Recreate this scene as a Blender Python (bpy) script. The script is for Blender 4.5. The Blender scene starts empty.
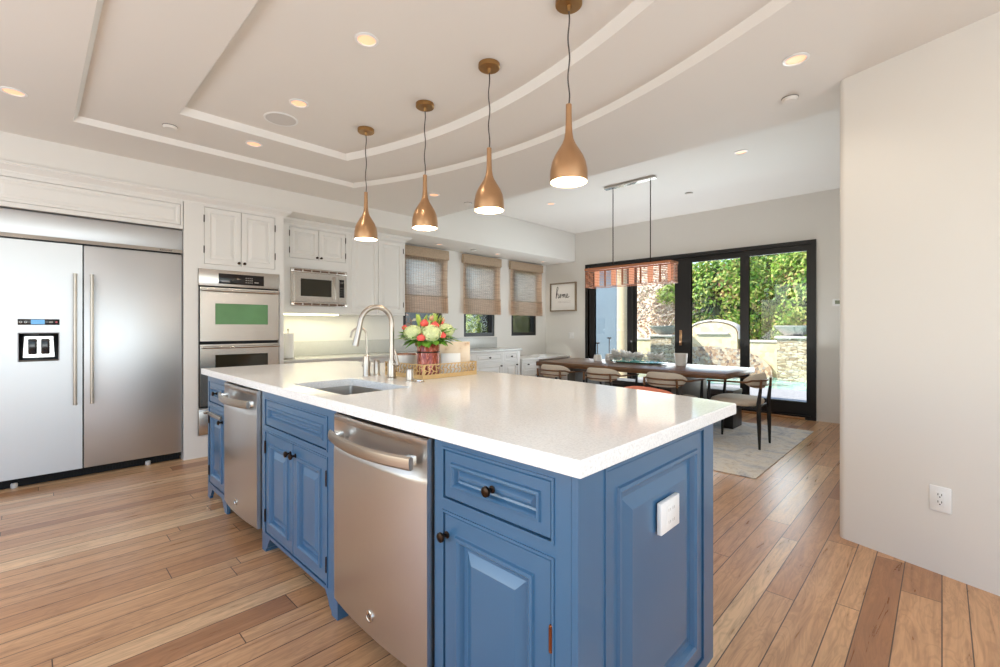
import bpy, bmesh, math, random
from mathutils import Vector, Matrix, geometry
random.seed(7)
PI = math.pi
C = bpy.context.scene.collection
SC = bpy.context.scene

# ------------------------------------------------------------------ camera, world, lights, exposure
cd = bpy.data.cameras.new('camera'); cam = bpy.data.objects.new('camera', cd); C.objects.link(cam)
cd.sensor_width = 36; cd.lens = 455 / 1000 * 36; cd.shift_y = -6.5 / 1000; cd.clip_start = .02
YAW = math.atan(442 / 455)
cam.location = (0, 0, 1.22); cam.rotation_euler = (PI / 2, 0, YAW)
SC.camera = cam

w = bpy.data.worlds.new('world'); SC.world = w; w.use_nodes = True
nt = w.node_tree; bg = nt.nodes['Background']
sky = nt.nodes.new('ShaderNodeTexSky'); sky.sky_type = 'NISHITA'; sky.sun_disc = False
sky.sun_elevation = math.radians(52); sky.sun_rotation = math.radians(215)
nt.links.new(sky.outputs[0], bg.inputs[0]); bg.inputs[1].default_value = .3


def light(name, kind, loc, rot, power, color=(1, 1, 1), size=None, size_y=None, **kw):
    l = bpy.data.lights.new(name, kind); l.energy = power; l.color = color
    if size:
        l.shape = 'RECTANGLE'; l.size = size; l.size_y = size_y
    for k, v in kw.items(): setattr(l, k, v)
    o = bpy.data.objects.new(name, l); C.objects.link(o); o.location = loc; o.rotation_euler = rot
    return o


sun = light('sun', 'SUN', (0, 0, 10), (0, 0, 0), 5.8, (1, .94, .84), angle=.01)
sun.rotation_euler = Vector((.72, .52, -.85)).to_track_quat('-Z', 'Y').to_euler()
# back and east: fill lamps added at unseen openings; dining: daylight at the doors
light('fill_lamp_back', 'AREA', (-1.6, -2.75, 1.0), (PI / 2 + 1.35, 0, 0), 85, (.86, .935, 1), 5.2, 2.3)
light('fill_lamp_east', 'AREA', (2.98, -.2, 1.2), (PI / 2 + 1.2, 0, PI / 2), 105, (.84, .925, 1), 4.0, 2.1)
light('daylight_dining', 'AREA', (-2.9, 7.5, 1.2), (PI / 2 + 1.0, 0, PI), 95, (.9, .95, 1), 3.3, 2.2)
SC.view_settings.view_transform = 'Standard'; SC.view_settings.look = 'None'
SC.view_settings.gamma = 1; SC.view_settings.use_curve_mapping = False
SC.view_settings.exposure = 0.72
SC.cycles.use_denoising = True
SC.cycles.max_bounces = 8; SC.cycles.diffuse_bounces = 5; SC.cycles.glossy_bounces = 4
SC.cycles.transparent_max_bounces = 16
SC.cycles.sample_clamp_indirect = 6
SC.cycles.caustics_reflective = False; SC.cycles.caustics_refractive = False


# ------------------------------------------------------------------ materials
def lin(c):
    return tuple(((x / 255) / 12.92 if x <= 10 else ((x / 255 + .055) / 1.055) ** 2.4) for x in c) + (1,)


class N:
    """small node helper"""
    def __init__(s, name):
        s.m = bpy.data.materials.new(name); s.m.use_nodes = True
        s.t = s.m.node_tree; s.n = s.t.nodes; s.p = s.n['Principled BSDF']
    def add(s, t, **kw):
        x = s.n.new('ShaderNode' + t)
        for k, v in kw.items(): setattr(x, k, v)
        return x
    def link(s, a, b): s.t.links.new(a, b)
    def val(s, sock, v):
        if hasattr(v, 'is_linked') or hasattr(v, 'links'): s.link(v, sock)
        else: sock.default_value = v
    def math(s, op, a, b=0, c=None):
        x = s.add('Math', operation=op); s.val(x.inputs[0], a); s.val(x.inputs[1], b)
        if c is not None: s.val(x.inputs[2], c)
        return x.outputs[0]
    def mix(s, f, a, b, bt='MIX'):
        x = s.add('Mix', data_type='RGBA', blend_type=bt)
        s.val(x.inputs[0], f); s.val(x.inputs[6], a); s.val(x.inputs[7], b)
        return x.outputs[2]
    def ramp(s, f, stops):
        x = s.add('ValToRGB'); s.val(x.inputs[0], f)
        e = x.color_ramp.elements
        while len(e) < len(stops): e.new(.5)
        for q, (p, c) in zip(e, stops): q.position = p; q.color = c
        return x.outputs[0]
    def noise(s, scale, detail=2, vec=None, rough=.5, dist=0):
        x = s.add('TexNoise'); x.inputs['Scale'].default_value = scale; x.inputs['Detail'].default_value = detail
        x.inputs['Roughness'].default_value = rough; x.inputs['Distortion'].default_value = dist
        if vec is None: vec = s.add('TexCoord').outputs['Object']
        s.link(vec, x.inputs['Vector'])
        return x.outputs['Fac']
    def bump(s, h, strength=.2, dist=.01):
        x = s.add('Bump'); x.inputs['Strength'].default_value = strength; x.inputs['Distance'].default_value = dist
        s.link(h, x.inputs['Height']); s.link(x.outputs[0], s.p.inputs['Normal'])


def mat(name, col, rough=.5, metal=0, var=.06, scale=8, bump=0, spec=.5, emit=None, es=0, coat=0, srgb=True):
    k = N(name); c = lin(col) if srgb else tuple(col) + (1,)
    f = k.noise(scale, 3)
    a = tuple(x * (1 - var) for x in c[:3]) + (1,); b = tuple(min(1, x * (1 + var)) for x in c[:3]) + (1,)
    k.link(k.mix(f, a, b), k.p.inputs['Base Color'])
    k.p.inputs['Roughness'].default_value = rough; k.p.inputs['Metallic'].default_value = metal
    k.p.inputs['Specular IOR Level'].default_value = spec
    k.p.inputs['Coat Weight'].default_value = coat
    if bump: k.bump(k.noise(scale * 6, 3), bump, .002)
    if emit: k.p.inputs['Emission Color'].default_value = lin(emit); k.p.inputs['Emission Strength'].default_value = es
    return k.m


def brushed(name, col, rough=.3, axis='z', aniso=.25):
    k = N(name)
    tc = k.add('TexCoord').outputs['Object']; mp = k.add('Mapping'); k.link(tc, mp.inputs[0])
    mp.inputs['Scale'].default_value = {'z': (220, 220, 1.2), 'x': (1.5, 1.5, 260)}[axis]
    f = k.noise(1, 2, mp.outputs[0])
    c = lin(col)
    k.link(k.mix(f, tuple(x * .985 for x in c[:3]) + (1,), tuple(min(1, x * 1.015) for x in c[:3]) + (1,)), k.p.inputs['Base Color'])
    k.link(k.math('MULTIPLY_ADD', f, .02, rough - .01), k.p.inputs['Roughness'])
    k.p.inputs['Metallic'].default_value = 1
    k.p.inputs['Anisotropic'].default_value = aniso
    return k.m


def clear_glass(name, tint=(1, 1, 1), refl=.9):
    k = N(name); out = k.n['Material Output']; k.n.remove(k.p)
    tr = k.add('BsdfTransparent'); tr.inputs[0].default_value = tint + (1,)
    gl = k.add('BsdfGlossy'); gl.inputs['Roughness'].default_value = .015
    fr = k.add('Fresnel'); fr.inputs[0].default_value = 1.45
    nz = k.noise(3, 1); fm = k.math('MULTIPLY', fr.outputs[0], k.math('MULTIPLY_ADD', nz, .05, refl))
    mx = k.add('MixShader'); k.link(fm, mx.inputs[0]); k.link(tr.outputs[0], mx.inputs[1]); k.link(gl.outputs[0], mx.inputs[2])
    k.link(mx.outputs[0], out.inputs[0])
    return k.m


M = {}
M['wall'] = mat('wall_paint', (226, 223, 217), .6, var=.015, scale=2, bump=.03)
M['ceiling'] = mat('ceiling_paint', (228, 224, 218), .7, var=.015, scale=2, bump=.02)
M['trim'] = mat('trim_paint', (236, 234, 229), .4, var=.01)
M['cab'] = mat('cabinet_white_paint', (231, 229, 225), .34, var=.012, scale=5)
M['blue'] = None


def blue_paint():
    k = N('island_blue_paint'); c1, c2 = lin((58, 99, 134)), lin((64, 107, 142))
    f = k.noise(2, 1)
    k.link(k.mix(f, c1, c2), k.p.inputs['Base Color'])
    k.p.inputs['Roughness'].default_value = .32
    k.p.inputs['Coat Weight'].default_value = .5; k.p.inputs['Coat Roughness'].default_value = .16
    k.p.inputs['Specular IOR Level'].default_value = .5
    return k.m


M['blue'] = blue_paint()
M['steel'] = brushed('brushed_steel', (206, 204, 202), .31, 'z')
M['steelh'] = brushed('brushed_steel_sideways', (206, 200, 193), .27, 'x')
M['fridge'] = brushed('refrigerator_steel', (206, 208, 210), .42, 'z')
M['polish'] = mat('polished_steel', (215, 213, 209), .14, 1, var=.03)
M['nickel'] = mat('satin_nickel', (182, 173, 162), .33, 1, var=.04, scale=20)
M['bronze'] = mat('dark_bronze', (58, 46, 38), .3, 1, var=.15, scale=40)
M['copper'] = mat('copper_hinge', (146, 84, 50), .4, 1, var=.1, scale=40)
M['brass'] = mat('brushed_brass', (200, 160, 122), .3, 1, var=.05, scale=12)
M['brassdk'] = mat('antique_brass', (172, 134, 86), .35, 1, var=.1, scale=18)
M['shadein'] = mat('lamp_inner_white', (255, 238, 214), .5, emit=(255, 226, 190), es=.55)
M['black'] = mat('black_plastic', (18, 18, 19), .35, var=.2, scale=20)
M['blackm'] = mat('black_metal', (22, 21, 21), .35, 0, var=.2, scale=20)
M['cord'] = mat('grey_cord', (74, 66, 62), .6, var=.1, scale=60)
M['void'] = mat('dark_recess', (8, 8, 9), .8, var=.2)
M['plate'] = mat('white_plastic', (238, 238, 236), .3, var=.01)
M['lens'] = mat('lamp_lens', (250, 206, 178), .4, emit=(255, 172, 122), es=.55)
M['bulb'] = mat('pendant_bulb', (255, 236, 210), .4, emit=(255, 226, 184), es=1.5)
M['led'] = mat('led_strip', (255, 250, 225), .4, emit=(255, 248, 200), es=2.2)
M['grille'] = mat('speaker_grille', (208, 204, 200), .6, var=.08, scale=300)
M['darkwood'] = mat('espresso_door_wood', (15, 10, 8), .42, var=.3, scale=6)
M['glass'] = clear_glass('clear_glass', (.93, .97, .96))
M['ovenglass'] = mat('oven_glass_green_reflection', (100, 146, 98), .08, var=.25, scale=5)  # green of reflected trees, painted into the glass colour
M['darkglass'] = mat('dark_oven_glass', (48, 44, 32), .06, var=.2, scale=4)
M['display'] = mat('display_black', (20, 14, 14), .12, var=.2)
M['lcd'] = mat('lcd_blue', (70, 140, 190), .2, emit=(70, 150, 205), es=.35)
M['leather'] = None
M['coral'] = mat('coral_upholstery', (206, 120, 92), .6, var=.08, scale=30, bump=.1)
M['cream'] = mat('cream_boucle', (206, 194, 176), .85, var=.1, scale=60, bump=.5)
M['chairrail'] = mat('bronze_brown_rail', (118, 82, 54), .35, .35, var=.15, scale=30)
M['slab'] = mat('grey_stained_oak', (84, 78, 72), .5, var=.2, scale=6)
M['concrete'] = mat('pale_concrete', (158, 152, 154), .8, var=.08, scale=4, bump=.1)
M['ivory'] = mat('ivory_ceramic', (233, 228, 220), .35, var=.04, scale=6)
M['petalw'] = mat('pale_green_petal', (224, 230, 176), .7, var=.15, scale=25)
M['petalc'] = mat('coral_petal', (232, 92, 84), .6, var=.2, scale=25)
M['petalp'] = mat('peach_petal', (238, 178, 140), .6, var=.15, scale=25)
M['leaf'] = mat('bouquet_leaf', (112, 164, 56), .45, var=.45, scale=14)
M['leaflt'] = mat('light_bud_leaf', (176, 196, 92), .5, var=.25, scale=20)
M['goldlat'] = mat('gold_lattice', (222, 188, 134), .4, .5, var=.08, scale=25)
M['silverleaf'] = mat('frosted_white_leaf', (238, 236, 232), .6, var=.2, scale=30)
M['aqua'] = mat('aqua_glass', (120, 190, 180), .08, var=.1, scale=10)
M['bowl'] = mat('fire_bowl_grey', (150, 146, 140), .5, var=.15, scale=6)
M['cap'] = mat('cast_stone_cap', (206, 192, 184), .8, var=.08, scale=8)
M['bluewall'] = mat('blue_grey_stucco', (116, 130, 142), .9, var=.05, scale=3, bump=.2)
M['column'] = mat('sandstone_column', (206, 184, 150), .85, var=.1, scale=4, bump=.2)
M['trunk'] = mat('vine_trunk', (150, 134, 118), .9, var=.3, scale=10)
M['paper'] = mat('white_paper', (238, 236, 232), .8, var=.02)
M['ink'] = mat('black_ink', (40, 36, 34), .7, var=.1)
M['greyink'] = mat('grey_ink', (176, 170, 164), .8, var=.1)
M['frame'] = mat('driftwood_frame', (134, 116, 94), .6, var=.2, scale=12)


def quartz(name, base, rough):
    k = N(name); tc = k.add('TexCoord').outputs['Object']
    n1 = k.noise(140, 4, tc, .7); n2 = k.noise(22, 4, tc, .65, .6)
    c = k.ramp(n1, [(.36, lin(tuple(int(x * .94) for x in base))), (.5, lin(base)), (.72, lin(tuple(min(255, int(x * 1.03)) for x in base)))])
    k.link(k.mix(k.ramp(n2, [(.55, (0, 0, 0, 1)), (.75, (.3, .3, .3, 1))]), c, lin(tuple(int(x * .9) for x in base))), k.p.inputs['Base Color'])
    k.p.inputs['Roughness'].default_value = rough
    return k.m


M['quartz'] = quartz('white_quartz', (243, 243, 241), .1)
M['granite'] = quartz('grey_granite', (196, 196, 192), .25)


def floor_mat():
    k = N('plank_floor'); g = k.add('NewGeometry'); sx = k.add('SeparateXYZ'); k.link(g.outputs['Position'], sx.inputs[0])
    x, y = sx.outputs[0], sx.outputs[1]
    P = .335
    t = k.math('DIVIDE', x, P); fl = k.math('FLOOR', t); f = k.math('SUBTRACT', t, fl)
    s1 = k.math('GREATER_THAN', f, .25); s2 = k.math('GREATER_THAN', f, .59)
    idx = k.math('ADD', k.math('MULTIPLY', fl, 3), k.math('ADD', s1, s2))
    d = k.math('MINIMUM', k.math('MINIMUM', f, k.math('SUBTRACT', 1, f)),
               k.math('MINIMUM', k.math('ABSOLUTE', k.math('SUBTRACT', f, .25)), k.math('ABSOLUTE', k.math('SUBTRACT', f, .59))))
    d = k.math('MULTIPLY', d, P)
    wn = k.add('TexWhiteNoise', noise_dimensions='1D'); k.link(idx, wn.inputs['W'])
    L = 1.6
    yy = k.math('ADD', k.math('DIVIDE', y, L), k.math('MULTIPLY', wn.outputs['Value'], 13.7))
    yf = k.math('FLOOR', yy); fy = k.math('SUBTRACT', yy, yf)
    dy = k.math('MULTIPLY', k.math('MINIMUM', fy, k.math('SUBTRACT', 1, fy)), L)
    cv = k.add('CombineXYZ'); k.link(idx, cv.inputs[0]); k.link(yf, cv.inputs[1])
    wn2 = k.add('TexWhiteNoise', noise_dimensions='2D'); k.link(cv.outputs[0], wn2.inputs['Vector'])
    r = wn2.outputs['Value']
    base = k.ramp(r, [(0, lin((162, 112, 76))), (.2, lin((196, 146, 104))), (.5, lin((214, 168, 124))), (.78, lin((204, 156, 114))), (1, lin((236, 200, 156)))])
    gv = k.add('CombineXYZ'); k.link(k.math('MULTIPLY', x, 30), gv.inputs[0]); k.link(k.math('MULTIPLY_ADD', y, 2.2, k.math('MULTIPLY', r, 40)), gv.inputs[1]); k.link(k.math('MULTIPLY', r, 50), gv.inputs[2])
    gr = k.noise(1, 5, gv.outputs[0], .6, 1.2)
    fv = k.add('CombineXYZ'); k.link(k.math('MULTIPLY', x, 9), fv.inputs[0]); k.link(k.math('MULTIPLY_ADD', y, 1.6, k.math('MULTIPLY', r, 70)), fv.inputs[1])
    fg = k.noise(1, 2, fv.outputs[0], .5, 2.5)
    rings = k.math('SINE', k.math('MULTIPLY', fg, 46))
    c = k.mix(k.math('MULTIPLY', k.ramp(gr, [(.3, (1, 1, 1, 1)), (.58, (0, 0, 0, 1))]), .45), base, lin((118, 76, 48)))
    c = k.mix(k.math('MULTIPLY', k.math('MAXIMUM', rings, 0), .16), c, lin((110, 70, 44)))
    c = k.mix(k.ramp(gr, [(.6, (0, 0, 0, 1)), (.85, (.35, .35, .35, 1))]), c, lin((236, 202, 160)))
    gap = k.math('MAXIMUM', k.math('LESS_THAN', d, .0021), k.math('LESS_THAN', dy, .002))
    c = k.mix(k.math('MULTIPLY', gap, .88), c, lin((44, 28, 18)))
    k.link(c, k.p.inputs['Base Color'])
    k.link(k.math('MULTIPLY_ADD', gr, .16, .22), k.p.inputs['Roughness'])
    k.bump(k.math('MULTIPLY_ADD', gap, -1, k.math('MULTIPLY', gr, .15)), .35, .002)
    return k.m


M['floor'] = floor_mat()


def table_wood():
    k = N('dark_walnut'); tc = k.add('TexCoord').outputs['Object']; mp = k.add('Mapping'); k.link(tc, mp.inputs[0])
    mp.inputs['Scale'].default_value = (1.5, 22, 22)
    f = k.noise(1, 4, mp.outputs[0], .6, 1)
    k.link(k.ramp(f, [(.3, lin((78, 50, 30))), (.7, lin((126, 86, 52)))]), k.p.inputs['Base Color'])
    k.p.inputs['Roughness'].default_value = .33
    return k.m


M['walnut'] = table_wood()


def rug_mat():
    k = N('rug_weave'); tc = k.add('TexCoord').outputs['Object']
    a = k.noise(3.2, 6, tc, .7, 1.2); b = k.noise(9, 5, tc, .75, 2)
    c = k.ramp(a, [(.32, lin((186, 192, 202))), (.5, lin((236, 233, 228))), (.68, lin((240, 232, 218)))])
    c = k.mix(k.ramp(b, [(.5, (0, 0, 0, 1)), (.66, (.6, .6, .6, 1))]), c, lin((190, 180, 168)))
    k.link(c, k.p.inputs['Base Color']); k.p.inputs['Roughness'].default_value = .95
    k.bump(k.noise(160, 2, tc), .4, .004)
    return k.m


M['rug'] = rug_mat()


def blind_mat():
    k = N('woven_blind'); out = k.n['Material Output']
    tc = k.add('TexCoord').outputs['Object']; s = k.add('SeparateXYZ'); k.link(tc, s.inputs[0])
    y, z = s.outputs[1], s.outputs[2]
    nz = k.noise(40, 3, tc)
    sl = k.math('FRACT', k.math('MULTIPLY_ADD', nz, .4, k.math('MULTIPLY', z, 110)))
    th = k.math('LESS_THAN', k.math('ABSOLUTE', k.math('SUBTRACT', k.math('FRACT', k.math('MULTIPLY', y, 22)), .5)), .07)
    mp = k.add('Mapping'); k.link(tc, mp.inputs[0]); mp.inputs['Scale'].default_value = (1, 4, 110)
    rn = k.noise(1, 2, mp.outputs[0])
    c = k.ramp(rn, [(.3, lin((184, 156, 130))), (.5, lin((230, 206, 182))), (.72, lin((244, 230, 212)))])
    c = k.mix(k.math('MULTIPLY', th, .55), c, lin((120, 96, 76)))
    df = k.add('BsdfDiffuse'); k.link(c, df.inputs[0])
    tl = k.add('BsdfTranslucent'); k.link(k.mix(.45, c, lin((255, 238, 226))), tl.inputs[0])
    m1 = k.add('MixShader'); m1.inputs[0].default_value = .72; k.link(df.outputs[0], m1.inputs[1]); k.link(tl.outputs[0], m1.inputs[2])
    tr = k.add('BsdfTransparent')
    m2 = k.add('MixShader'); k.link(k.math('MULTIPLY', k.math('LESS_THAN', sl, .07), k.math('SUBTRACT', 1, th)), m2.inputs[0])
    k.link(m1.outputs[0], m2.inputs[1]); k.link(tr.outputs[0], m2.inputs[2])
    k.link(m2.outputs[0], out.inputs[0]); k.n.remove(k.p)
    return k.m


M['blind'] = blind_mat()
M['blindsolid'] = mat('woven_valance', (178, 156, 132), .8, var=.3, scale=60, bump=.3)


def leafy(name, cols, scale=1.2):
    k = N(name); g = k.add('NewGeometry'); f = k.noise(scale, 3, g.outputs['Position'], .6)
    r = g.outputs['Random Per Island']
    f2 = k.math('ADD', k.math('MULTIPLY', f, .55), k.math('MULTIPLY', r, .45))
    n = len(cols)
    k.link(k.ramp(f2, [(.15 + .65 * i / (n - 1), lin(c)) for i, c in enumerate(cols)]), k.p.inputs['Base Color'])
    k.p.inputs['Roughness'].default_value = .5
    tl = k.add('BsdfTranslucent'); k.link(k.p.inputs['Base Color'].links[0].from_socket, tl.inputs[0])
    mx = k.add('MixShader'); mx.inputs[0].default_value = .35; k.link(k.p.outputs[0], mx.inputs[1]); k.link(tl.outputs[0], mx.inputs[2]); k.link(mx.outputs[0], k.n['Material Output'].inputs[0])
    return k.m


M['hedge'] = leafy('hedge_leaf', [(34, 66, 20), (84, 130, 36), (140, 176, 58), (196, 200, 110), (176, 112, 84)])
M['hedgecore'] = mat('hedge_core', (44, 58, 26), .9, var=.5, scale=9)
M['vine'] = leafy('vine_leaf', [(90, 120, 50), (150, 170, 80), (200, 200, 120)])
M['silverleaf'] = leafy('frosted_white_bloom', [(226, 222, 216), (244, 242, 238), (250, 249, 247)])
M['dryleaf'] = leafy('dry_twig', [(110, 84, 70), (160, 130, 112), (206, 184, 166), (120, 140, 80)])


def stone_mat():
    k = N('stacked_ledgestone'); tc = k.add('TexCoord').outputs['Object']; mp = k.add('Mapping'); k.link(tc, mp.inputs[0])
    mp.inputs['Scale'].default_value = (9, 9, 32)
    v = k.add('TexVoronoi', feature='F1'); k.link(mp.outputs[0], v.inputs['Vector']); v.inputs['Scale'].default_value = 1
    sx = k.add('SeparateColor'); k.link(v.outputs['Color'], sx.inputs[0])
    v2 = k.add('TexVoronoi', feature='DISTANCE_TO_EDGE'); k.link(mp.outputs[0], v2.inputs['Vector']); v2.inputs['Scale'].default_value = 1
    c = k.ramp(sx.outputs[0], [(0, lin((150, 122, 98))), (.4, lin((204, 178, 146))), (.75, lin((222, 202, 176))), (1, lin((172, 158, 146)))])
    c = k.mix(k.math('LESS_THAN', v2.outputs['Distance'], .035), c, lin((84, 68, 56)))
    k.link(c, k.p.inputs['Base Color']); k.p.inputs['Roughness'].default_value = .9
    k.bump(v2.outputs['Distance'], .6, .02)
    return k.m


M['stone'] = stone_mat()


def colour_cells(name, cols, scale):
    k = N(name); tc = k.add('TexCoord').outputs['Object']
    v = k.add('TexVoronoi'); k.link(tc, v.inputs['Vector']); v.inputs['Scale'].default_value = scale
    s = k.add('SeparateColor'); k.link(v.outputs['Color'], s.inputs[0])
    n = len(cols)
    k.link(k.ramp(s.outputs[0], [(i / (n - 1), lin(c)) for i, c in enumerate(cols)]), k.p.inputs['Base Color'])
    k.p.inputs['Roughness'].default_value = .7
    return k.m


M['colour_cells'] = colour_cells('fountain_arch_cells', [(150, 112, 92), (196, 160, 130), (120, 98, 92), (214, 190, 164), (160, 150, 146)], 16)
M['sandwall'] = colour_cells('fountain_sandstone', [(224, 200, 162), (232, 212, 178), (216, 188, 148)], 9)
M['hill'] = colour_cells('hillside_rock', [(196, 166, 140), (222, 196, 170), (170, 140, 120), (232, 212, 186)], 5)


def water_mat():
    k = N('pool_water'); f = k.noise(3, 3)
    k.link(k.ramp(f, [(.35, lin((96, 176, 168))), (.65, lin((176, 216, 200)))]), k.p.inputs['Base Color'])
    k.p.inputs['Roughness'].default_value = .06; k.bump(k.noise(9, 3), .3, .02)
    return k.m


M['water'] = water_mat()


def vase_mat():
    k = N('etched_red_vase'); tc = k.add('TexCoord').outputs['Object']; mp = k.add('Mapping'); k.link(tc, mp.inputs[0]); mp.inputs['Scale'].default_value = (60, 60, 16)
    f = k.noise(1, 3, mp.outputs[0], .6, 1.5)
    k.link(k.ramp(f, [(.4, lin((112, 44, 32))), (.58, lin((172, 84, 60))), (.72, lin((224, 196, 180)))]), k.p.inputs['Base Color'])
    k.p.inputs['Roughness'].default_value = .12; k.p.inputs['Metallic'].default_value = .25
    return k.m


M['vase'] = vase_mat()


def marble_board():
    k = N('cream_board'); f = k.noise(14, 3)
    k.link(k.ramp(f, [(.45, lin((232, 214, 190))), (.62, lin((222, 200, 172))), (.7, lin((190, 160, 130)))]), k.p.inputs['Base Color'])
    k.p.inputs['Roughness'].default_value = .6
    return k.m


M['board'] = marble_board()


# ------------------------------------------------------------------ geometry builder
class B:
    def __init__(s): s.b = bmesh.new()
    def face(s, pts):
        try: return s.b.faces.new([s.b.verts.new(p) for p in pts])
        except ValueError: return None
    def box(s, x0, x1, y0, y1, z0, z1, bev=0, seg=2):
        vs = [s.b.verts.new((x, y, z)) for z in (z0, z1) for y in (y0, y1) for x in (x0, x1)]
        fs = [s.b.faces.new([vs[i] for i in q]) for q in ((0, 2, 3, 1), (4, 5, 7, 6), (0, 1, 5, 4), (2, 6, 7, 3), (0, 4, 6, 2), (1, 3, 7, 5))]
        if bev:
            es = list({e for f in fs for e in f.edges})
            bmesh.ops.bevel(s.b, geom=es, offset=bev, segments=seg, affect='EDGES', profile=.5)
        return s
    def ring(s, loop, mk):  # helper: vert loop
        return [s.b.verts.new(mk(p)) for p in loop]
    def loft(s, loops, cap0=True, cap1=True, closed=True):
        L = [[s.b.verts.new(p) for p in lp] for lp in loops]
        n = len(L[0])
        for a, b in zip(L, L[1:]):
            for i in range(n if closed else n - 1):
                j = (i + 1) % n
                s.b.faces.new((a[i], a[j], b[j], b[i]))
        if cap0: s.b.faces.new(list(reversed(L[0])))
        if cap1: s.b.faces.new(L[-1])
        return s
    def cyl(s, p0, p1, r0, r1=None, n=16):
        r1 = r0 if r1 is None else r1
        p0, p1 = Vector(p0), Vector(p1); d = (p1 - p0).normalized()
        u = d.orthogonal().normalized(); v = d.cross(u)
        cs = [(math.cos(2 * PI * i / n), math.sin(2 * PI * i / n)) for i in range(n)]
        return s.loft([[p0 + (u * c + v * q) * r0 for c, q in cs], [p1 + (u * c + v * q) * r1 for c, q in cs]])
    def tube(s, pts, r, n=8, sy=1.0, up=None):
        pts = [Vector(p) for p in pts]; rs = r if isinstance(r, (list, tuple)) else [r] * len(pts)
        loops = []; u = None
        for i, p in enumerate(pts):
            d = (pts[min(i + 1, len(pts) - 1)] - pts[max(i - 1, 0)]).normalized()
            if up is not None:
                u = (Vector(up) - d * Vector(up).dot(d)).normalized()
            elif u is None: u = d.orthogonal().normalized()
            else: u = (u - d * u.dot(d)).normalized()
            v = d.cross(u)
            loops.append([p + (u * math.cos(2 * PI * k / n) + v * math.sin(2 * PI * k / n) * sy) * rs[i] for k in range(n)])
        return s.loft(loops)
    def lathe(s, prof, c=(0, 0, 0), n=24, axis='z', cap0=True, cap1=True):
        loops = []
        for r, h in prof:
            r = max(r, 1e-4); lp = []
            for i in range(n):
                a, q = math.cos(2 * PI * i / n) * r, math.sin(2 * PI * i / n) * r
                p = {'z': (a, q, h), 'y': (a, h, -q), 'x': (h, a, q)}[axis]
                lp.append((p[0] + c[0], p[1] + c[1], p[2] + c[2]))
            loops.append(lp)
        return s.loft(loops, cap0, cap1)
    def prism(s, poly, a0, a1, axis='y'):
        mk = {'y': lambda p, a: (p[0], a, p[1]), 'z': lambda p, a: (p[0], p[1], a), 'x': lambda p, a: (a, p[0], p[1])}[axis]
        return s.loft([[mk(p, a0) for p in poly], [mk(p, a1) for p in poly]])
    def flat(s, loops, z, flip=False):  # polygon with holes
        tris = geometry.tessellate_polygon([[Vector((p[0], p[1], 0)) for p in l] for l in loops])
        allp = [p for l in loops for p in l]; vs = [s.b.verts.new((p[0], p[1], z)) for p in allp]
        for t in tris:
            try: s.b.faces.new([vs[i] for i in (reversed(t) if flip else t)])
            except ValueError: pass
        return s
    def panel(s, x0, x1, z0, z1, y, thick, prof):
        def rect(i, d): return [(x0 + i, y + d, z0 + i), (x1 - i, y + d, z0 + i), (x1 - i, y + d, z1 - i), (x0 + i, y + d, z1 - i)]
        return s.loft([[(a, y + thick, c) for a, _, c in rect(0, 0)]] + [rect(i, d) for i, d in prof])
    def ball(s, c, r, n=12, m=8):
        rx, ry, rz = r if isinstance(r, (tuple, list)) else (r, r, r)
        return s.loft([[(c[0] + rx * math.sin(PI * (j + .02) / (m + .04)) * math.cos(2 * PI * i / n), c[1] + ry * math.sin(PI * (j + .02) / (m + .04)) * math.sin(2 * PI * i / n), c[2] - rz * math.cos(PI * (j + .02) / (m + .04))) for i in range(n)] for j in range(m + 1)])
    def frame(s, x0, x1, z0, z1, holes, y0, y1):
        xs = sorted({x0, x1} | {v for h in holes for v in h[:2]}); zs = sorted({z0, z1} | {v for h in holes for v in h[2:]})
        for xa, xb in zip(xs, xs[1:]):
            run = None
            for za, zb in zip(zs, zs[1:]):
                cx, cz = (xa + xb) / 2, (za + zb) / 2
                if any(h[0] < cx < h[1] and h[2] < cz < h[3] for h in holes):
                    if run: s.box(xa, xb, y0, y1, *run); run = None
                else: run = (run[0] if run else za, zb)
            if run: s.box(xa, xb, y0, y1, *run)
        return s
    def bead(s, x0, x1, z0, z1, y, t=.007, h=.004):
        for a in ((x0 - t, x1 + t, z0 - t, z0), (x0 - t, x1 + t, z1, z1 + t), (x0 - t, x0, z0, z1), (x1, x1 + t, z0, z1)):
            s.box(a[0], a[1], y - h, y + .001, a[2], a[3])
        return s
    def xform(s, m):
        bmesh.ops.transform(s.b, matrix=m, verts=s.b.verts); return s
    def build(s, name, m, parent=None, ang=32, weld=True):
        if weld: bmesh.ops.remove_doubles(s.b, verts=s.b.verts, dist=1e-6)
        bmesh.ops.recalc_face_normals(s.b, faces=s.b.faces)
        for f in s.b.faces: f.smooth = True
        la = math.radians(ang)
        for e in s.b.edges:
            if len(e.link_faces) == 2 and e.calc_face_angle(0) > la: e.smooth = False
        me = bpy.data.meshes.new(name); s.b.to_mesh(me); s.b.free()
        if isinstance(m, str): m = M[m]
        me.materials.append(m)
        o = bpy.data.objects.new(name, me); C.objects.link(o); o.parent = parent
        return o


def tag(o, label, cat, group=None, kind=None):
    if label: o['label'] = label
    if cat: o['category'] = cat
    if group: o['group'] = group
    if kind: o['kind'] = kind
    return o


def thing(name, label, cat, loc=(0, 0, 0), rotz=0, group=None):
    o = bpy.data.objects.new(name, None); C.objects.link(o)
    o.location = loc; o.rotation_euler = (0, 0, rotz); o.empty_display_size = .1
    return tag(o, label, cat, group)


def struct(b, name, m, parent=None, **kw):
    o = b.build(name, m, parent, **kw)
    if parent is None: o['kind'] = 'structure'
    return o


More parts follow.
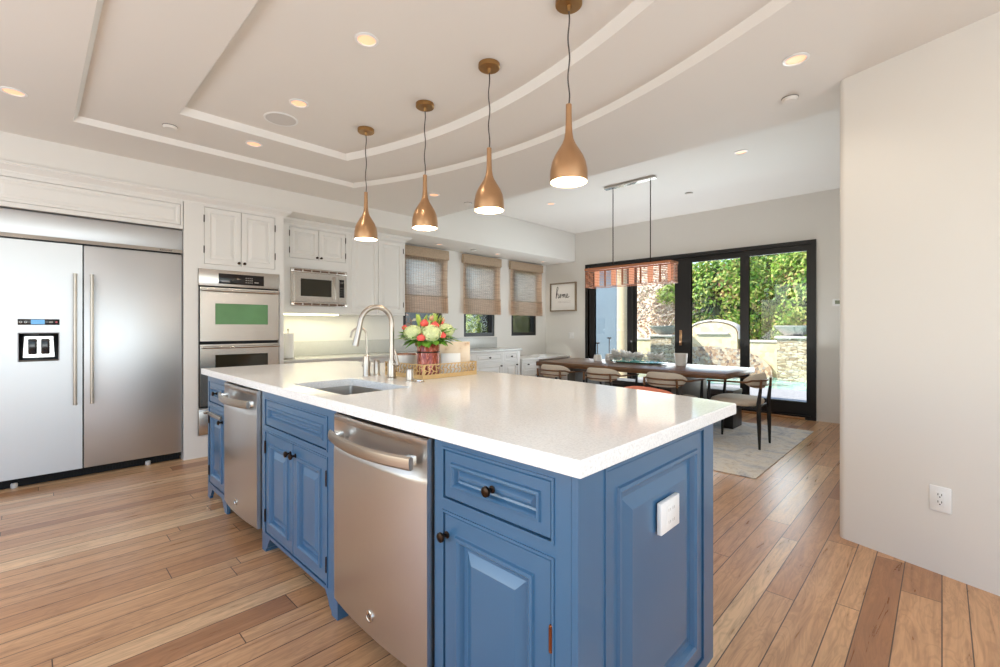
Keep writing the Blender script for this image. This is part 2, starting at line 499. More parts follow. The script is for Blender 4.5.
def dup(root, loc, rotz, label, scale=None):
    r = root.copy(); C.objects.link(r); r.location = loc; r.rotation_euler = (0, 0, rotz); r['label'] = label
    if scale: r.scale = scale
    for ch in list(root.children):
        c = ch.copy(); C.objects.link(c); c.parent = r
        for g in list(ch.children):
            d = g.copy(); C.objects.link(d); d.parent = c
    return r


def text_bm(txt, size, thick=.001):
    cu = bpy.data.curves.new('txt', 'FONT'); cu.body = txt; cu.size = size; cu.extrude = thick; cu.align_x = 'CENTER'; cu.align_y = 'CENTER'
    o = bpy.data.objects.new('txt', cu); C.objects.link(o)
    dg = bpy.context.evaluated_depsgraph_get(); me = bpy.data.meshes.new_from_object(o.evaluated_get(dg))
    b = B(); b.b.from_mesh(me)
    bpy.data.objects.remove(o); bpy.data.curves.remove(cu); bpy.data.meshes.remove(me)
    b.xform(Matrix.Rotation(PI / 2, 4, 'X'))  # text in xz plane facing -y
    return b


# ------------------------------------------------------------------ setting
XW, XS, YD = -5.63, -4.93, 7.10          # window wall, soffit face, door wall
ZK, ZM, ZT, ZD, ZS = 2.65, 2.69, 2.74, 2.97, 2.44
struct(B().box(-5.9, 3.0, -3.0, 7.3, -.12, 0), 'floor', 'floor')


def arc_shape(x0, x1, ya, yb, bulge, n=28):
    pts = [(x1, ya), (x0, ya)]
    for i in range(n + 1):
        t = i / n; pts.append((x0 + (x1 - x0) * t, yb + bulge * (1 - (2 * t - 1) ** 2)))
    return pts


DC = .026
outer, outer2 = arc_shape(-4.335, -.44, .20, 2.31, .45), arc_shape(-4.335 + DC, -.44 - DC, .20 + DC, 2.31 - DC, .45)
inner, inner2 = arc_shape(-3.775, -.90, .71, 1.945, .262), arc_shape(-3.775 + DC, -.90 - DC, .71 + DC, 1.945 - DC, .262)
YST = 3.69
rect = [(-5.7, -2.8), (2.8, -2.8), (2.8, YST), (-5.7, YST)]
cb = B().flat([rect, outer], ZK).flat([outer2, inner], ZM).flat([inner2], ZT)
cb.loft([[(x, y, ZK) for x, y in rect], [(x, y, 3.05) for x, y in rect]], False, True)
struct(cb, 'ceiling', 'ceiling')
tb = B().loft([[(x, y, ZK) for x, y in outer], [(x, y, ZM) for x, y in outer2]], False, False)
tb.loft([[(x, y, ZM) for x, y in inner], [(x, y, ZT) for x, y in inner2]], False, False)
struct(tb, 'trim_1', 'trim')
struct(B().box(-5.7, 0.2, YST + .001, 7.25, ZD, 3.05), 'ceiling_dining', 'ceiling')
struct(B().box(XW, XS, -2.6, YD, ZS, ZD, .012), 'soffit', 'wall')
WIN = [(3.77, 4.49), (4.945, 5.66), (6.095, 6.80)]
WZ = (1.06, 2.30)
wb = B().frame(-2.75, 7.25, 0, ZD, [(a, b, *WZ) for a, b in WIN], 0, .16)
wb.xform(Matrix.Translation((XW, 0, 0)) @ Matrix.Rotation(PI / 2, 4, 'Z'))
struct(wb, 'wall_left', 'wall')
DX, DZ = (-4.70, -1.17), 2.36
struct(B().frame(XW, 0.15, 0, ZD, [(DX[0], DX[1], -.01, DZ)], YD, YD + .16), 'wall_far', 'wall')
# angled wall on the right with a rounded end, returning toward the dining room
p0, pd = Vector((-.43, 3.27)), Vector((.945, -.327)).normalized()
nrm = Vector((pd.y, -pd.x))
pe = p0 + pd * 3.4
rr = .035
poly = [(pe.x, pe.y), (pe.x + .1, pe.y + .2), (-.2, 3.45), (-.2, YD), (p0.x, YD), (p0.x, p0.y + rr)]
for i in range(1, 6):
    t = i / 6; a = Vector((p0.x, p0.y + rr)); c = p0 + pd * rr
    q = a * (1 - t) ** 2 + p0 * 2 * t * (1 - t) + c * t ** 2; poly.append((q.x, q.y))
poly.append(((p0 + pd * rr).x, (p0 + pd * rr).y))
struct(B().prism(poly, 0, ZD, 'z'), 'wall_right', 'wall')
# walls behind the photographer, with openings added for the fill lamps
struct(B().frame(-5.8, 2.9, 0, ZK, [(-4.3, 1.1, .3, 2.6)], -2.6, -2.45), 'wall_back', 'wall')
eb = B().frame(-2.6, 2.6, 0, ZK, [(-2.3, 1.95, .3, 2.5)], 0, .15).xform(Matrix.Translation((2.75, 0, 0)) @ Matrix.Rotation(PI / 2, 4, 'Z'))
struct(eb, 'wall_east', 'wall')

# crown moulding on the tall units and the wall units
def crown(x_front, y0, y1, z0, z1, proj, mitre=True):
    pr = [(0, 0), (.012, 0), (.012, .02), (.02, .028), (.035, .05), (.06, .07), (.066, .075), (.066, .088), (.075, .092), (.075, .11), (0, .11)]
    sx, sz = proj / .075, (z1 - z0) / .11
    b = B(); b.loft([[(x_front + p * sx, y0, z0 + q * sz) for p, q in pr], [(x_front + p * sx, y1 + (p * sx if mitre else 0), z0 + q * sz) for p, q in pr]])
    return b


struct(crown(-4.972, -.32, 1.855, 2.37, 2.439, .06), 'trim_2', 'cab')
struct(crown(-5.272, 1.862, 3.56, 2.375, 2.439, .07), 'trim_3', 'cab')

# ------------------------------------------------------------------ glazed sliding doors
door = B().frame(DX[0], DX[1], 0, DZ, [(DX[0] + .06, DX[1] - .06, .05, DZ - .05)], YD - .02, YD + .12).build('door_1', 'darkwood')
door['kind'] = 'structure'
B().box(DX[0] + .1, DX[1] - .12, YD - .045, YD - .021, 0.002, .03, .003).build('threshold', mat('oak_threshold', (176, 128, 84), .4), door)
gx = [(-4.51, -3.87), (-3.73, -3.06), (-2.80, -2.10), (-1.97, -1.28)]
px = [(-4.638, -3.80), (-3.80, -2.93), (-2.93, -2.035), (-2.035, -1.232)]
for i, ((g0, g1), (a, b_)) in enumerate(zip(gx, px)):
    y0 = YD + (.01 if i in (0, 3) else .055)
    p = B().frame(a, b_, .052, DZ - .052, [(g0, g1, .225, 2.225)], y0, y0 + .042).build('door_panel', 'darkwood', door)
    B().box(g0 - .01, g1 + .01, y0 + .018, y0 + .024, .215, 2.235).build('glass_pane', 'glass', p)
    if i == 1:
        h = B().box(-2.975, -2.955, y0 - .03, y0 - .001, .98, 1.12, .004); h.box(-2.985, -2.945, y0 - .006, y0 - .001, .93, 1.17, .002)
        h.build('handle', 'brass', p)

# ------------------------------------------------------------------ side windows and woven blinds
for i, (a, b_) in enumerate(WIN):
    fb = B().frame(a, b_, WZ[0], WZ[1], [(a + .055, b_ - .055, WZ[0] + .06, WZ[1] - .06)], .012, .11)
    fb.xform(Matrix.Translation((XW, 0, 0)) @ Matrix.Rotation(PI / 2, 4, 'Z'))
    o = fb.build('window_%d' % (i + 1), 'darkwood'); o['kind'] = 'structure'
    B().box(XW - .08, XW - .072, a + .05, b_ - .05, WZ[0] + .055, WZ[1] - .055).build('glass_pane', 'glass', o)
bl_lab = ['woven wood roman shade nearest the white wall cabinets', 'woven wood roman shade on the middle of the three side windows', 'woven wood roman shade nearest the framed word sign']
for i, (a, b_) in enumerate([(3.70, 4.575), (4.905, 5.77), (6.035, 6.935)]):
    t = thing('roman_shade', bl_lab[i], 'blind', (XW + .004, (a + b_) / 2, 1.43), 0, 'woven shades on the side windows')
    hw = (b_ - a) / 2
    v = B().box(0, .055, -hw - .012, hw + .012, .84, .985, .006); v.build('valance', 'blindsolid', t)
    s = B()
    zs = [.05 + k * .79 / 40 for k in range(41)]
    s.loft([[(.028 + .004 * math.sin(q * 9), -hw, q), (.028 + .004 * math.sin(q * 9), hw, q)] for q in zs], False, False, False)
    s.build('shade_panel', 'blind', t)
    f = B()
    f.loft([[(x, -hw, z), (x, hw, z)] for x, z in [(.034, .27), (.04, .2), (.046, .1), (.05, .03), (.044, .008), (.036, .002), (.028, .01), (.026, .05)]], False, False, False)
    f.build('folded_hem', 'blind', t)
    r = B().cyl((.04, -hw, .262), (.04, hw, .262), .006, n=8); r.build('batten', 'blindsolid', t)

# ------------------------------------------------------------------ cabinet joinery helpers (local frame: x width, y depth into the unit, z up)
PB = [(0, .003), (.003, 0), (.053, 0), (.056, -.008), (.065, -.009), (.072, -.002), (.078, .012), (.092, .0135), (.118, .001), (.121, 0)]
PD = [(0, .003), (.003, 0), (.032, 0), (.035, -.007), (.042, -.008), (.047, -.002), (.051, .010), (.057, .0115), (.066, .004), (.068, .003)]
PW = [(0, .003), (.003, 0), (.046, 0), (.049, .005), (.053, .010), (.064, .010), (.092, .001), (.095, 0)]
PWS = [(0, .002), (.002, 0), (.022, 0), (.025, .004), (.03, .006), (.036, .006), (.05, .001), (.052, 0)]


def knob(parent, x, y, z, m='bronze', s=1.0, name='knob'):
    b = B().lathe([(.011 * s, 0), (.011 * s, -.003 * s), (.006 * s, -.006 * s), (.0055 * s, -.014 * s), (.012 * s, -.019 * s), (.0155 * s, -.024 * s), (.0145 * s, -.03 * s), (.008 * s, -.033 * s)], (x, y, z), 14, 'y')
    return b.build(name, m, parent)


def hinge(parent, x, y, z, m='copper', h=.055):
    b = B().cyl((x, y - .004, z - h / 2), (x, y - .004, z + h / 2), .0048, n=8)
    b.ball((x, y - .004, z + h / 2 + .003), .005, 8, 5); b.ball((x, y - .004, z - h / 2 - .003), .005, 8, 5)
    return b.build('hinge', m, parent)


def front(parent, name, x0, x1, z0, z1, prof, m, kn=None, hg=None, km='bronze', y=0, hm='copper', ks=1.0):
    g = .003
    o = B().panel(x0 + g, x1 - g, z0 + g, z1 - g, y, .019, prof).build(name, m, parent, ang=10)
    if kn: knob(o, kn[0], y + (0 if kn[2:] == () else kn[2]), kn[1], km, ks)
    if hg:
        for hz in hg[1:]: hinge(o, hg[0], y, hz, hm)
    return o


def unit_body(parent, x0, x1, z0, z1, holes, depth, m, bead=True, name='body'):
    b = B().frame(x0, x1, z0, z1, holes, 0, .021)
    b.box(x0, x1, .0215, depth, z0, z1)
    if bead:
        for h in holes: b.bead(h[0], h[1], h[2], h[3], 0)
    return b.build(name, m, parent, weld=False)


# ------------------------------------------------------------------ the island
YF = .885
YB = 1.755
def skirt(x0, x1, zt, fw, lean=1):
    """bottom rail with bracket feet, in x-z"""
    c = []
    for t in range(7):
        a = t / 6 * PI / 2; c.append((fw + .05 * math.sin(a) * 1.0, zt - .035 * (1 - (1 - math.cos(a))) - .0))
    left = [(x0, 0), (x0 + fw * .62, 0), (x0 + fw * .66, .018), (x0 + fw * .9, .03), (x0 + fw, .05), (x0 + fw + .03, zt - .012), (x0 + fw + .06, zt - .035 + .02)]
    right = [(x0 + x1 - x, z) for x, z in reversed(left)]
    return left + right + [(x1, .108), (x0, .108)]


def island_unit(name, label, x0, x1, proud=0.0):
    return thing(name, label, 'cabinet', (x0, YF - proud, 0), 0, 'island cabinets')


# far left narrow unit
t = island_unit('island_cabinet', 'narrow blue island cabinet at the far end by the wall ovens', -3.795, -3.335)
W = .46
unit_body(t, 0, W, .108, .879, [(.045, W - .045, .69, .835), (.045, W - .045, .115, .655)], YB - YF, 'blue')
B().prism(skirt(0, W, .09, .09), 0, .02).build('plinth', 'blue', t)
B().box(.02, W - .02, .09, YB - YF - .02, .0, .107).build('toe_kick', 'void', t)
d = front(t, 'drawer', .045, W - .045, .69, .835, PD, 'blue', (.215, .762, .004))
d = front(t, 'door', .045, W - .045, .115, .655, PB, 'blue', (.36, .585), (.045, .2, .57), hm='bronze')
B().box(.07, .36, -.02, -.008, .60, .625, .004).box(.09, .34, -.008, -.0005, .603, .622).build('towel_bar', 'nickel', d)

# sink base
t = island_unit('sink_cabinet', 'blue two-door island sink cabinet between the two steel dishwashers', -2.685, -1.80)
W = .885; dp = YB - YF
SX0, SX1 = .055, .79
unit_body(t, 0, W, .108, .879, [(SX0, SX1, .69, .83), (SX0, SX1, .108, .655)], .03, 'blue')
B().box(.02, .04, .031, dp, .108, .64).box(W - .04, W - .02, .031, dp, .108, .64).box(.04, W - .04, dp - .02, dp, .108, .64).build('carcass', 'blue', t)
B().prism(skirt(0, W, .10, .085), 0, .09).build('plinth', 'blue', t)
B().box(-.628, 1.543, dp + .001, dp + .02, 0, .879).build('back_panel', 'blue', t)
B().box(.06, W - .06, .12, dp - .02, .0, .107).build('toe_kick', 'void', t)
front(t, 'false_drawer_front', SX0, SX1, .69, .83, PD, 'blue')
mid = (SX0 + SX1) / 2
front(t, 'door', SX0, mid, .108, .655, PB, 'blue', (mid - .03, .60), (SX0, .2, .57), hm='bronze')
front(t, 'door', mid, SX1, .108, .655, PB, 'blue', (mid + .03, .60), (SX1, .2, .57), hm='bronze')

# near unit with drawer
XE = -.6265
t = island_unit('island_cabinet', 'blue island cabinet with one drawer and door at the near corner', -1.147, XE)
W = XE + 1.147
def lx(X): return X + 1.147
unit_body(t, 0, W, .0, .879, [(lx(-1.10), lx(-.682), .697, .846), (lx(-1.10), lx(-.682), .06, .652)], YB - YF, 'blue')
front(t, 'drawer', lx(-1.10), lx(-.682), .697, .846, PD, 'blue', (lx(-.893), .770, .004))
front(t, 'door', lx(-1.10), lx(-.682), .06, .652, PB, 'blue', (lx(-1.085), .585), (lx(-.684), .46, .16))
# its end panel faces the camera's right; turn 90 degrees
e = B().frame(0, YB - YF, 0, .879, [(.122, .768, .05, .858)], -.019, 0)
e.bead(.122, .768, .05, .858, -.019)
e.xform(Matrix.Translation((W + .001, 0, 0)) @ Matrix.Rotation(PI / 2, 4, 'Z'))
ep = e.build('end_frame', 'blue', t, weld=False)
e = B().panel(.125, .765, .053, .855, -.017, .0165, [(0, .003), (.003, 0), (.053, 0), (.056, -.008), (.066, -.009), (.074, -.002), (.08, .012), (.098, .014), (.132, .0), (.136, -.001)])
e.xform(Matrix.Translation((W + .001, 0, 0)) @ Matrix.Rotation(PI / 2, 4, 'Z'))
e.build('end_panel', 'blue', t, ang=10)

o = thing('outlet', 'square white outlet cover on the blue end panel of the island', 'outlet', (XE + .0235, 1.345, .655), PI / 2)
B().box(-.064, .064, -.016, -.0012, -.047, .047, .003).build('cover_plate', 'plate', o)
B().box(-.03, .03, -.018, -.0162, -.032, .032, .001).build('socket_face', 'plate', o)
for sx in (-.014, .014):
    for z in (-.018, .018):
        for q in (-.005, .005): B().box(sx + q - .001, sx + q + .001, -.0186, -.0181, z - .004, z + .004).build('slot', 'greyink', o)

def dishwasher(x0, x1, label):
    W = x1 - x0
    t = thing('dishwasher', label, 'dishwasher', (x0, YF, 0), 0, 'dishwashers in the island')
    B().box(.006, W - .006, .06, .68, .10, .872).build('tub', 'black', t)
    B().box(.02, W - .02, .10, .6, 0, .099).build('toe_kick', 'void', t)
    # bowed door
    n = 14; loops = []
    y_at = lambda s: -.022 - .018 * (1 - (2 * s - 1) ** 2)
    for z, dy in [(.105, .006), (.112, 0), (.72, -.002), (.735, .0), (.755, .012), (.80, .024), (.835, .018), (.846, .004), (.852, 0), (.862, .0), (.868, .006)]:
        lp = []
        for k in range(n + 1):
            s = k / n
            wgt = 1 if .72 > z or z > .85 else min(1, min(s, 1 - s) / .09)
            lp.append((.006 + (W - .012) * s, y_at(s) + (dy * wgt if dy > 0 and .73 < z < .85 else dy), z))
        lp += [(W - .006, .055, z), (.006, .055, z)]
        loops.append(lp)
    d = B().loft(loops).build('door', 'steel', t, ang=40)
    pts = []
    for k in range(21):
        s = k / 20; pts.append((.04 + (W - .085) * s, y_at(s) - .035 - .022 * (1 - (2 * s - 1) ** 2), .79))
    h = B(); loops = []
    for p in pts: loops.append([(p[0], p[1], p[2] + .022), (p[0], p[1] - .006, p[2] + .016), (p[0], p[1] - .008, p[2]), (p[0], p[1] - .006, p[2] - .016), (p[0], p[1], p[2] - .022), (p[0], p[1] + .008, p[2] - .018), (p[0], p[1] + .01, p[2]), (p[0], p[1] + .008, p[2] + .018)])
    h.loft(loops); h.build('handle', 'nickel', d)
    for q in (.055, W - .095): B().box(q, q + .033, -.062, -.021, .775, .805, .003).build('handle_bracket', 'polish', d)
    yb = y_at(.5) - .0015
    e = B().lathe([(.021, .001), (.021, -.003), (.018, -.0045), (.017, -.003), (.001, -.003)], (W * .5, yb, .185), 24, 'y'); e.build('badge', 'polish', d)
    tx = text_bm('GE', .018, .0004).xform(Matrix.Translation((W * .5, yb - .0042, .185))); tx.build('badge_letters', 'slab', d)
    B().box(.04, .14, -.018, .02, .8685, .8715).build('vent_slot', 'black', t)
    return t


dishwasher(-3.312, -2.695, 'stainless dishwasher at the far end of the blue island')
dishwasher(-1.79, -1.15, 'large stainless dishwasher beside the near corner cabinet of the island')

# worktop with a cut-out
top = [(-.58, .855), (-.58, 1.93)]
for i in range(1, 30):
    t_ = i / 30; X = -.58 + (-3.85 + .58) * t_; top.append((X, 1.93 + .21 * (1 - (2 * t_ - 1) ** 2)))
top += [(-3.85, 1.93), (-3.85, .855)]
def rrect(cs, r, n=4):
    out = []
    for i, c in enumerate(cs):
        c = Vector(c); a = (Vector(cs[i - 1]) - c).normalized(); b = (Vector(cs[(i + 1) % len(cs)]) - c).normalized()
        for k in range(n + 1):
            t = k / n; q = (c + a * r) * (1 - t) ** 2 + c * 2 * t * (1 - t) + (c + b * r) * t ** 2
            out.append((q.x, q.y))
    return out
SK = [(-2.465, .958), (-1.885, .958), (-1.905, 1.325), (-2.475, 1.305)]
hole = rrect(SK, .02)
def inset(poly, d):
    cx = -2.185; cy = 1.45
    return [(x + (d if x < cx else -d) * (1 if abs(x - cx) > 1.5 else 0), y + (d if y < cy else -d)) for x, y in poly]
ct = B()
tin = inset(top, .004)
ct.flat([tin, hole], .92).flat([top, hole], .88, True)
ct.loft([[(x, y, .88) for x, y in top], [(x, y, .916) for x, y in top], [(x, y, .92) for x, y in tin]], False, False)
ct.loft([[(x, y, .88) for x, y in hole], [(x, y, .92) for x, y in hole]], False, False)
tag(ct.build('worktop', 'quartz'), 'white speckled quartz worktop with curved far edge on the blue island', 'countertop')
# sink
t = thing('kitchen_sink', 'undermount steel sink basin set into the white island worktop', 'sink', (-2.185, 1.14, .66))
def off(p, d, z): return [((x + 2.185) * (1 + d) , (y - 1.14) * (1 + d * 1.3), z) for x, y in p]
sb = B().loft([off(hole, .10, .2185), off(hole, .012, .2185), off(hole, -.03, .03), off(hole, -.10, .01), off(hole, -.9, .006)], False, True)
sb.loft([off(hole, .10, .2185), off(hole, .03, .2), off(hole, .01, .0)], False, True)
sb.build('basin', brushed('sink_steel', (196, 190, 182), .3, 'x'), t)
B().lathe([(.04, .008), (.04, .011), (.03, .013), (.001, .012)], (0, .02, 0), 20).build('drain', 'polish', t)

# faucet family behind the sink
t = thing('kitchen_faucet', 'tall gooseneck pull-down faucet with lever behind the island sink', 'faucet', (-2.30, 1.462, .92))
dv = Vector((-.16, -.987, 0))
b = B().lathe([(.029, 0), (.029, .006), (.0235, .012), (.0225, .1), (.0205, .108)], n=20); b.build('base', 'nickel', t)
R_ = .092; pts = [(0, 0, .105), (0, 0, .2), (0, 0, .322)]
for k in range(1, 15):
    a = PI * k / 15; q = dv * (R_ * (1 - math.cos(a))); pts.append((q.x, q.y, .322 + R_ * math.sin(a)))
q = dv * (2 * R_ + .006); pts.append((q.x, q.y, .30))
B().tube(pts, .0145, 14).build('spout', 'nickel', t)
q2 = dv * (2 * R_ + .03); B().cyl((q.x, q.y, .302), (q2.x, q2.y, .195), .0165, .0175, 16).build('spray_head', 'nickel', t)
lv = B().cyl((.015, .004, .085), (.045, .012, .085), .014, .014, 14)
lv.tube([(.045, .012, .08), (.036, .01, .12), (.024, .006, .165)], [.012, .009, .005], 10); lv.build('lever', 'nickel', t)

t = thing('filter_faucet', 'slender filtered water tap with thin curved spout left of main faucet', 'faucet', (-2.545, 1.44, .92))
b = B().lathe([(.024, 0), (.024, .005), (.0215, .01), (.0215, .12), (.012, .128)], n=18); b.build('base', 'nickel', t)
pts = [(0, 0, .12), (0, 0, .25)] + [((-.045 * (1 - math.cos(PI * k / 10))) * .45, (-.045 * (1 - math.cos(PI * k / 10))) * .9, .25 + .045 * math.sin(PI * k / 10)) for k in range(1, 11)]
pts.append((pts[-1][0] - .002, pts[-1][1] - .004, .235)); B().tube(pts, .0062, 10).build('spout', 'nickel', t)
B().tube([(-.02, 0, .06), (-.05, .005, .06)], [.008, .011], 10).build('lever', 'nickel', t)
t = thing('soap_dispenser', 'squat steel dispenser stub standing just right of slim filter tap', 'dispenser', (-2.535, 1.505, .92))
B().lathe([(.024, 0), (.024, .004), (.02, .008), (.02, .085), (.016, .092), (.004, .094)], n=18).build('body', 'nickel', t)
B().tube([(.012, 0, .075), (.035, .0, .08)], .006, 8).build('nozzle', 'nickel', t)
tag(B().lathe([(.026, 0), (.026, .004), (.0195, .007), (.0195, .058), (.017, .066), (.004, .067)], n=20).build('air_gap_cap', 'nickel'), 'short steel cylinder cap between the faucet and the tray corner', 'air gap').location = (-2.118, 1.462, .9202)
tag(B().lathe([(.029, 0), (.027, .004), (.017, .006), (.016, .011), (.003, .012)], n=20).build('air_switch_button', 'polish'), 'flat round steel button on the worktop in front of tray corner', 'button').location = (-2.045, 1.475, .9202)

# lattice tray
tx0, tx1, ty0, ty1 = -2.515, -2.115, 1.55, 1.965
t = thing('lattice_tray', 'gold rectangular tray with pierced lattice sides holding the red vase', 'tray', ((tx0 + tx1) / 2, (ty0 + ty1) / 2, .9205))
hx, hy = (tx1 - tx0) / 2, (ty1 - ty0) / 2
B().box(-hx, hx, -hy, hy, 0, .006).build('base', 'goldlat', t)
def lattice(L, H, seed):
    """pierced strip in x-z, centred, thickness along y"""
    rnd = random.Random(seed); b = B(); th = .003
    b.box(-L / 2, L / 2, -th, th, .0065, .024); b.box(-L / 2, L / 2, -th, th, H - .006, H); b.box(-L / 2, -L / 2 + .006, -th, th, .024, H - .006); b.box(L / 2 - .006, L / 2, -th, th, .024, H - .006)
    nx = max(3, int(L / .028)); nz = 3; z0, z1 = .024, H - .006; P = {}
    for i in range(nx + 1):
        for j in range(nz + 1):
            x = -L / 2 + L * (i + (.5 if j % 2 else 0)) / (nx + .5); z = z0 + (z1 - z0) * j / nz
            if 0 < j < nz: x += rnd.uniform(-.006, .006); z += rnd.uniform(-.004, .004)
            P[i, j] = (x, z)
    def strut(p, q):
        d = Vector((q[0] - p[0], q[1] - p[1])); l = d.length
        if l < 1e-4: return
        nrm = Vector((-d.y, d.x)) / l * .0024
        b.prism([(p[0] + nrm.x, p[1] + nrm.y), (q[0] + nrm.x, q[1] + nrm.y), (q[0] - nrm.x, q[1] - nrm.y), (p[0] - nrm.x, p[1] - nrm.y)], -th * .8, th * .8)
    for i in range(nx + 1):
        for j in range(nz):
            strut(P[i, j], P[i, j + 1])
            if 0 < j and i < nx and (i + j) % 2: strut(P[i, j], P[i + 1, j])
    return b
for k, (L, ang, loc) in enumerate([(2 * hx, 0, (0, -hy + .003, 0)), (2 * hx, 0, (0, hy - .003, 0)), (2 * hy - .013, PI / 2, (hx - .003, 0, 0)), (2 * hy - .013, PI / 2, (-hx + .003, 0, 0))]):
    lattice(L, .084, k).xform(Matrix.Translation(loc) @ Matrix.Rotation(ang, 4, 'Z')).build('lattice_side', 'goldlat', t, weld=False)

# vase
vx, vy, vz = -2.20, 1.65, .9272
t = thing('flower_vase', 'dark red etched glass cylinder vase standing in the gold tray', 'vase', (vx, vy, vz))
B().lathe([(.001, .0), (.062, 0), (.067, .004), (.067, .188), (.065, .192), (.060, .192), (.060, .012), (.001, .012)], n=28, cap0=False, cap1=False).build('body', 'vase', t)
vb = B().lathe([(.0665, .140), (.069, .143), (.069, .147), (.0665, .150)], n=28, cap0=False, cap1=False); vb.build('band', 'bronze', t)

def leaf_blade(b, base, d, L, Wd, curl=.25):
    d = Vector(d).normalized(); base = Vector(base)
    s = d.cross(Vector((0, 0, 1)))
    s = s.normalized() if s.length > .05 else Vector((1, 0, 0))
    up = s.cross(d).normalized(); rows = []
    for k in range(6):
        t = k / 5; wv = Wd * math.sin(PI * min(.98, .06 + t * .94)) ** .8; c = base + d * (L * t) - up * (curl * L * t * t)
        rows.append([c - s * wv / 2 + up * wv * .15, c, c + s * wv / 2 + up * wv * .15])
    vs = [[b.b.verts.new(p) for p in r] for r in rows]
    for a, c in zip(vs, vs[1:]):
        for i in range(2): b.b.faces.new((a[i], a[i + 1], c[i + 1], c[i]))

t = thing('flower_bouquet', 'bouquet of pale green hydrangeas, coral blooms and leaves in vase', 'flowers', (vx, vy, vz + .19))
st = B()
rnd = random.Random(3)
for k in range(9):
    a = rnd.uniform(0, 2 * PI); st.tube([(.02 * math.cos(a), .02 * math.sin(a), -.15), (.03 * math.cos(a), .03 * math.sin(a), .0), (.07 * math.cos(a), .07 * math.sin(a), .08)], .003, 6)
st.build('stems', 'leaf', t)
cr, cf = Vector((math.cos(YAW), math.sin(YAW), 0)), Vector((-math.sin(YAW), math.cos(YAW), 0))
def P3(r, f, z): return cr * r + cf * f + Vector((0, 0, z))
def hydrangea(c, R):
    b = B(); n = 170
    for k in range(n):
        z = 1 - 2 * (k + .5) / n; a = k * 2.39996; q = math.sqrt(1 - z * z); d = Vector((q * math.cos(a), q * math.sin(a), z))
        p = Vector(c) + d * R * rnd.uniform(.88, 1.08); u = d.orthogonal().normalized(); v = d.cross(u); ph = rnd.uniform(0, 1.5); s = R * .17
        for m in range(4):
            aa = ph + m * PI / 2; e = u * math.cos(aa) + v * math.sin(aa); f2 = u * math.cos(aa + .7) + v * math.sin(aa + .7); g = u * math.cos(aa - .7) + v * math.sin(aa - .7)
            b.face([p, p + g * s * .8 + d * .002, p + e * s * 1.15 + d * .004, p + f2 * s * .8 + d * .002])
    b.ball(c, R * .9, 12, 8)
    for v in b.b.verts: v.co.z = c[2] + (v.co.z - c[2]) * (.82 + .06 * math.sin(v.co.x * 90))
    return b
for c, R in (((-.078, -.075, .07), .048), ((.034, -.09, .066), .053), ((.105, -.01, .08), .048), ((0, .07, .07), .055)):
    hydrangea(P3(*c), R).build('hydrangea', 'petalw', t, weld=False)
def rose(c, R):
    b = B()
    for ring, (n, tilt, rad) in enumerate([(3, -.2, .45), (5, -.1, .75), (6, .1, 1.0)]):
        for k in range(n):
            a = 2 * PI * k / n + ring * .5; rows = []
            for v in range(4):
                hh = v / 3; rr_ = R * rad * (.5 + .5 * math.sin(PI * (.12 + .62 * hh)) + .12 * tilt * hh); row = []
                for s in (-1, -.33, .33, 1):
                    aa = a + s * .75; row.append((c[0] + rr_ * math.cos(aa), c[1] + rr_ * math.sin(aa), c[2] - R * .7 + R * (1.75 - .3 * ring) * hh - abs(s) * R * .22 * hh))
                rows.append(row)
            vs = [[b.b.verts.new(p) for p in r] for r in rows]
            for p, q in zip(vs, vs[1:]):
                for i in range(3): b.b.faces.new((p[i], p[i + 1], q[i + 1], q[i]))
    b.ball(c, R * .6, 8, 6)
    return b
for c, R in (((-.022, -.122, .042), .025), ((.045, -.045, .112), .027), ((.095, -.075, .055), .021), ((-.02, -.02, .125), .026), ((-.135, -.03, .10), .017), ((.075, .03, .115), .025)):
    rose(P3(*c), R).build('rose', 'petalc', t, weld=False)
for c, R in (((.016, .05, .155), .019), ((.075, .07, .145), .017)):
    rose(P3(*c), R).build('rose', 'petalp', t, weld=False)
lb = B()
for k in range(95):
    a = rnd.uniform(0, 2 * PI); el = rnd.uniform(-.25, .45); rr_ = rnd.uniform(.045, .09); d = Vector((math.cos(a) * math.cos(el), math.sin(a) * math.cos(el), math.sin(el)))
    p = Vector((math.cos(a) * rr_, math.sin(a) * rr_, .005 + .05 * (el + .4))); leaf_blade(lb, p, d, rnd.uniform(.06, .085), rnd.uniform(.034, .05), .22)
for k in range(80):
    a = rnd.uniform(0, 2 * PI); el = rnd.uniform(-.15, .75); d = Vector((math.cos(a) * math.cos(el), math.sin(a) * math.cos(el), math.sin(el)))
    if d.dot(cf) < -.45: continue
    leaf_blade(lb, Vector((math.cos(a) * .075, math.sin(a) * .075, .045)), d, rnd.uniform(.085, .115), rnd.uniform(.036, .05), .15)
lb.build('leaves', 'leaf', t, weld=False)
for r, f, z, d in ((-.055, 0, .10, (-.12, 0, 1)), (.04, .02, .10, (.1, .1, 1)), (.06, 0, .09, (.35, 0, 1)), (-.10, 0, .05, (-1, .2, .35)), (-.03, .02, .10, (.1, .2, 1)), (.12, 0, .03, (1, .2, -.1)), (-.11, -.02, .03, (-1, -.2, .1))):
    base = P3(r, f, z); bb = B()
    for k in range(4): leaf_blade(bb, base, Vector(cr * d[0] + cf * d[1] + Vector((0, 0, d[2]))) + Vector((rnd.uniform(-.2, .2), rnd.uniform(-.2, .2), 0)), .085, .026, .1)
    bb.build('bud', 'leaflt', t, weld=False)

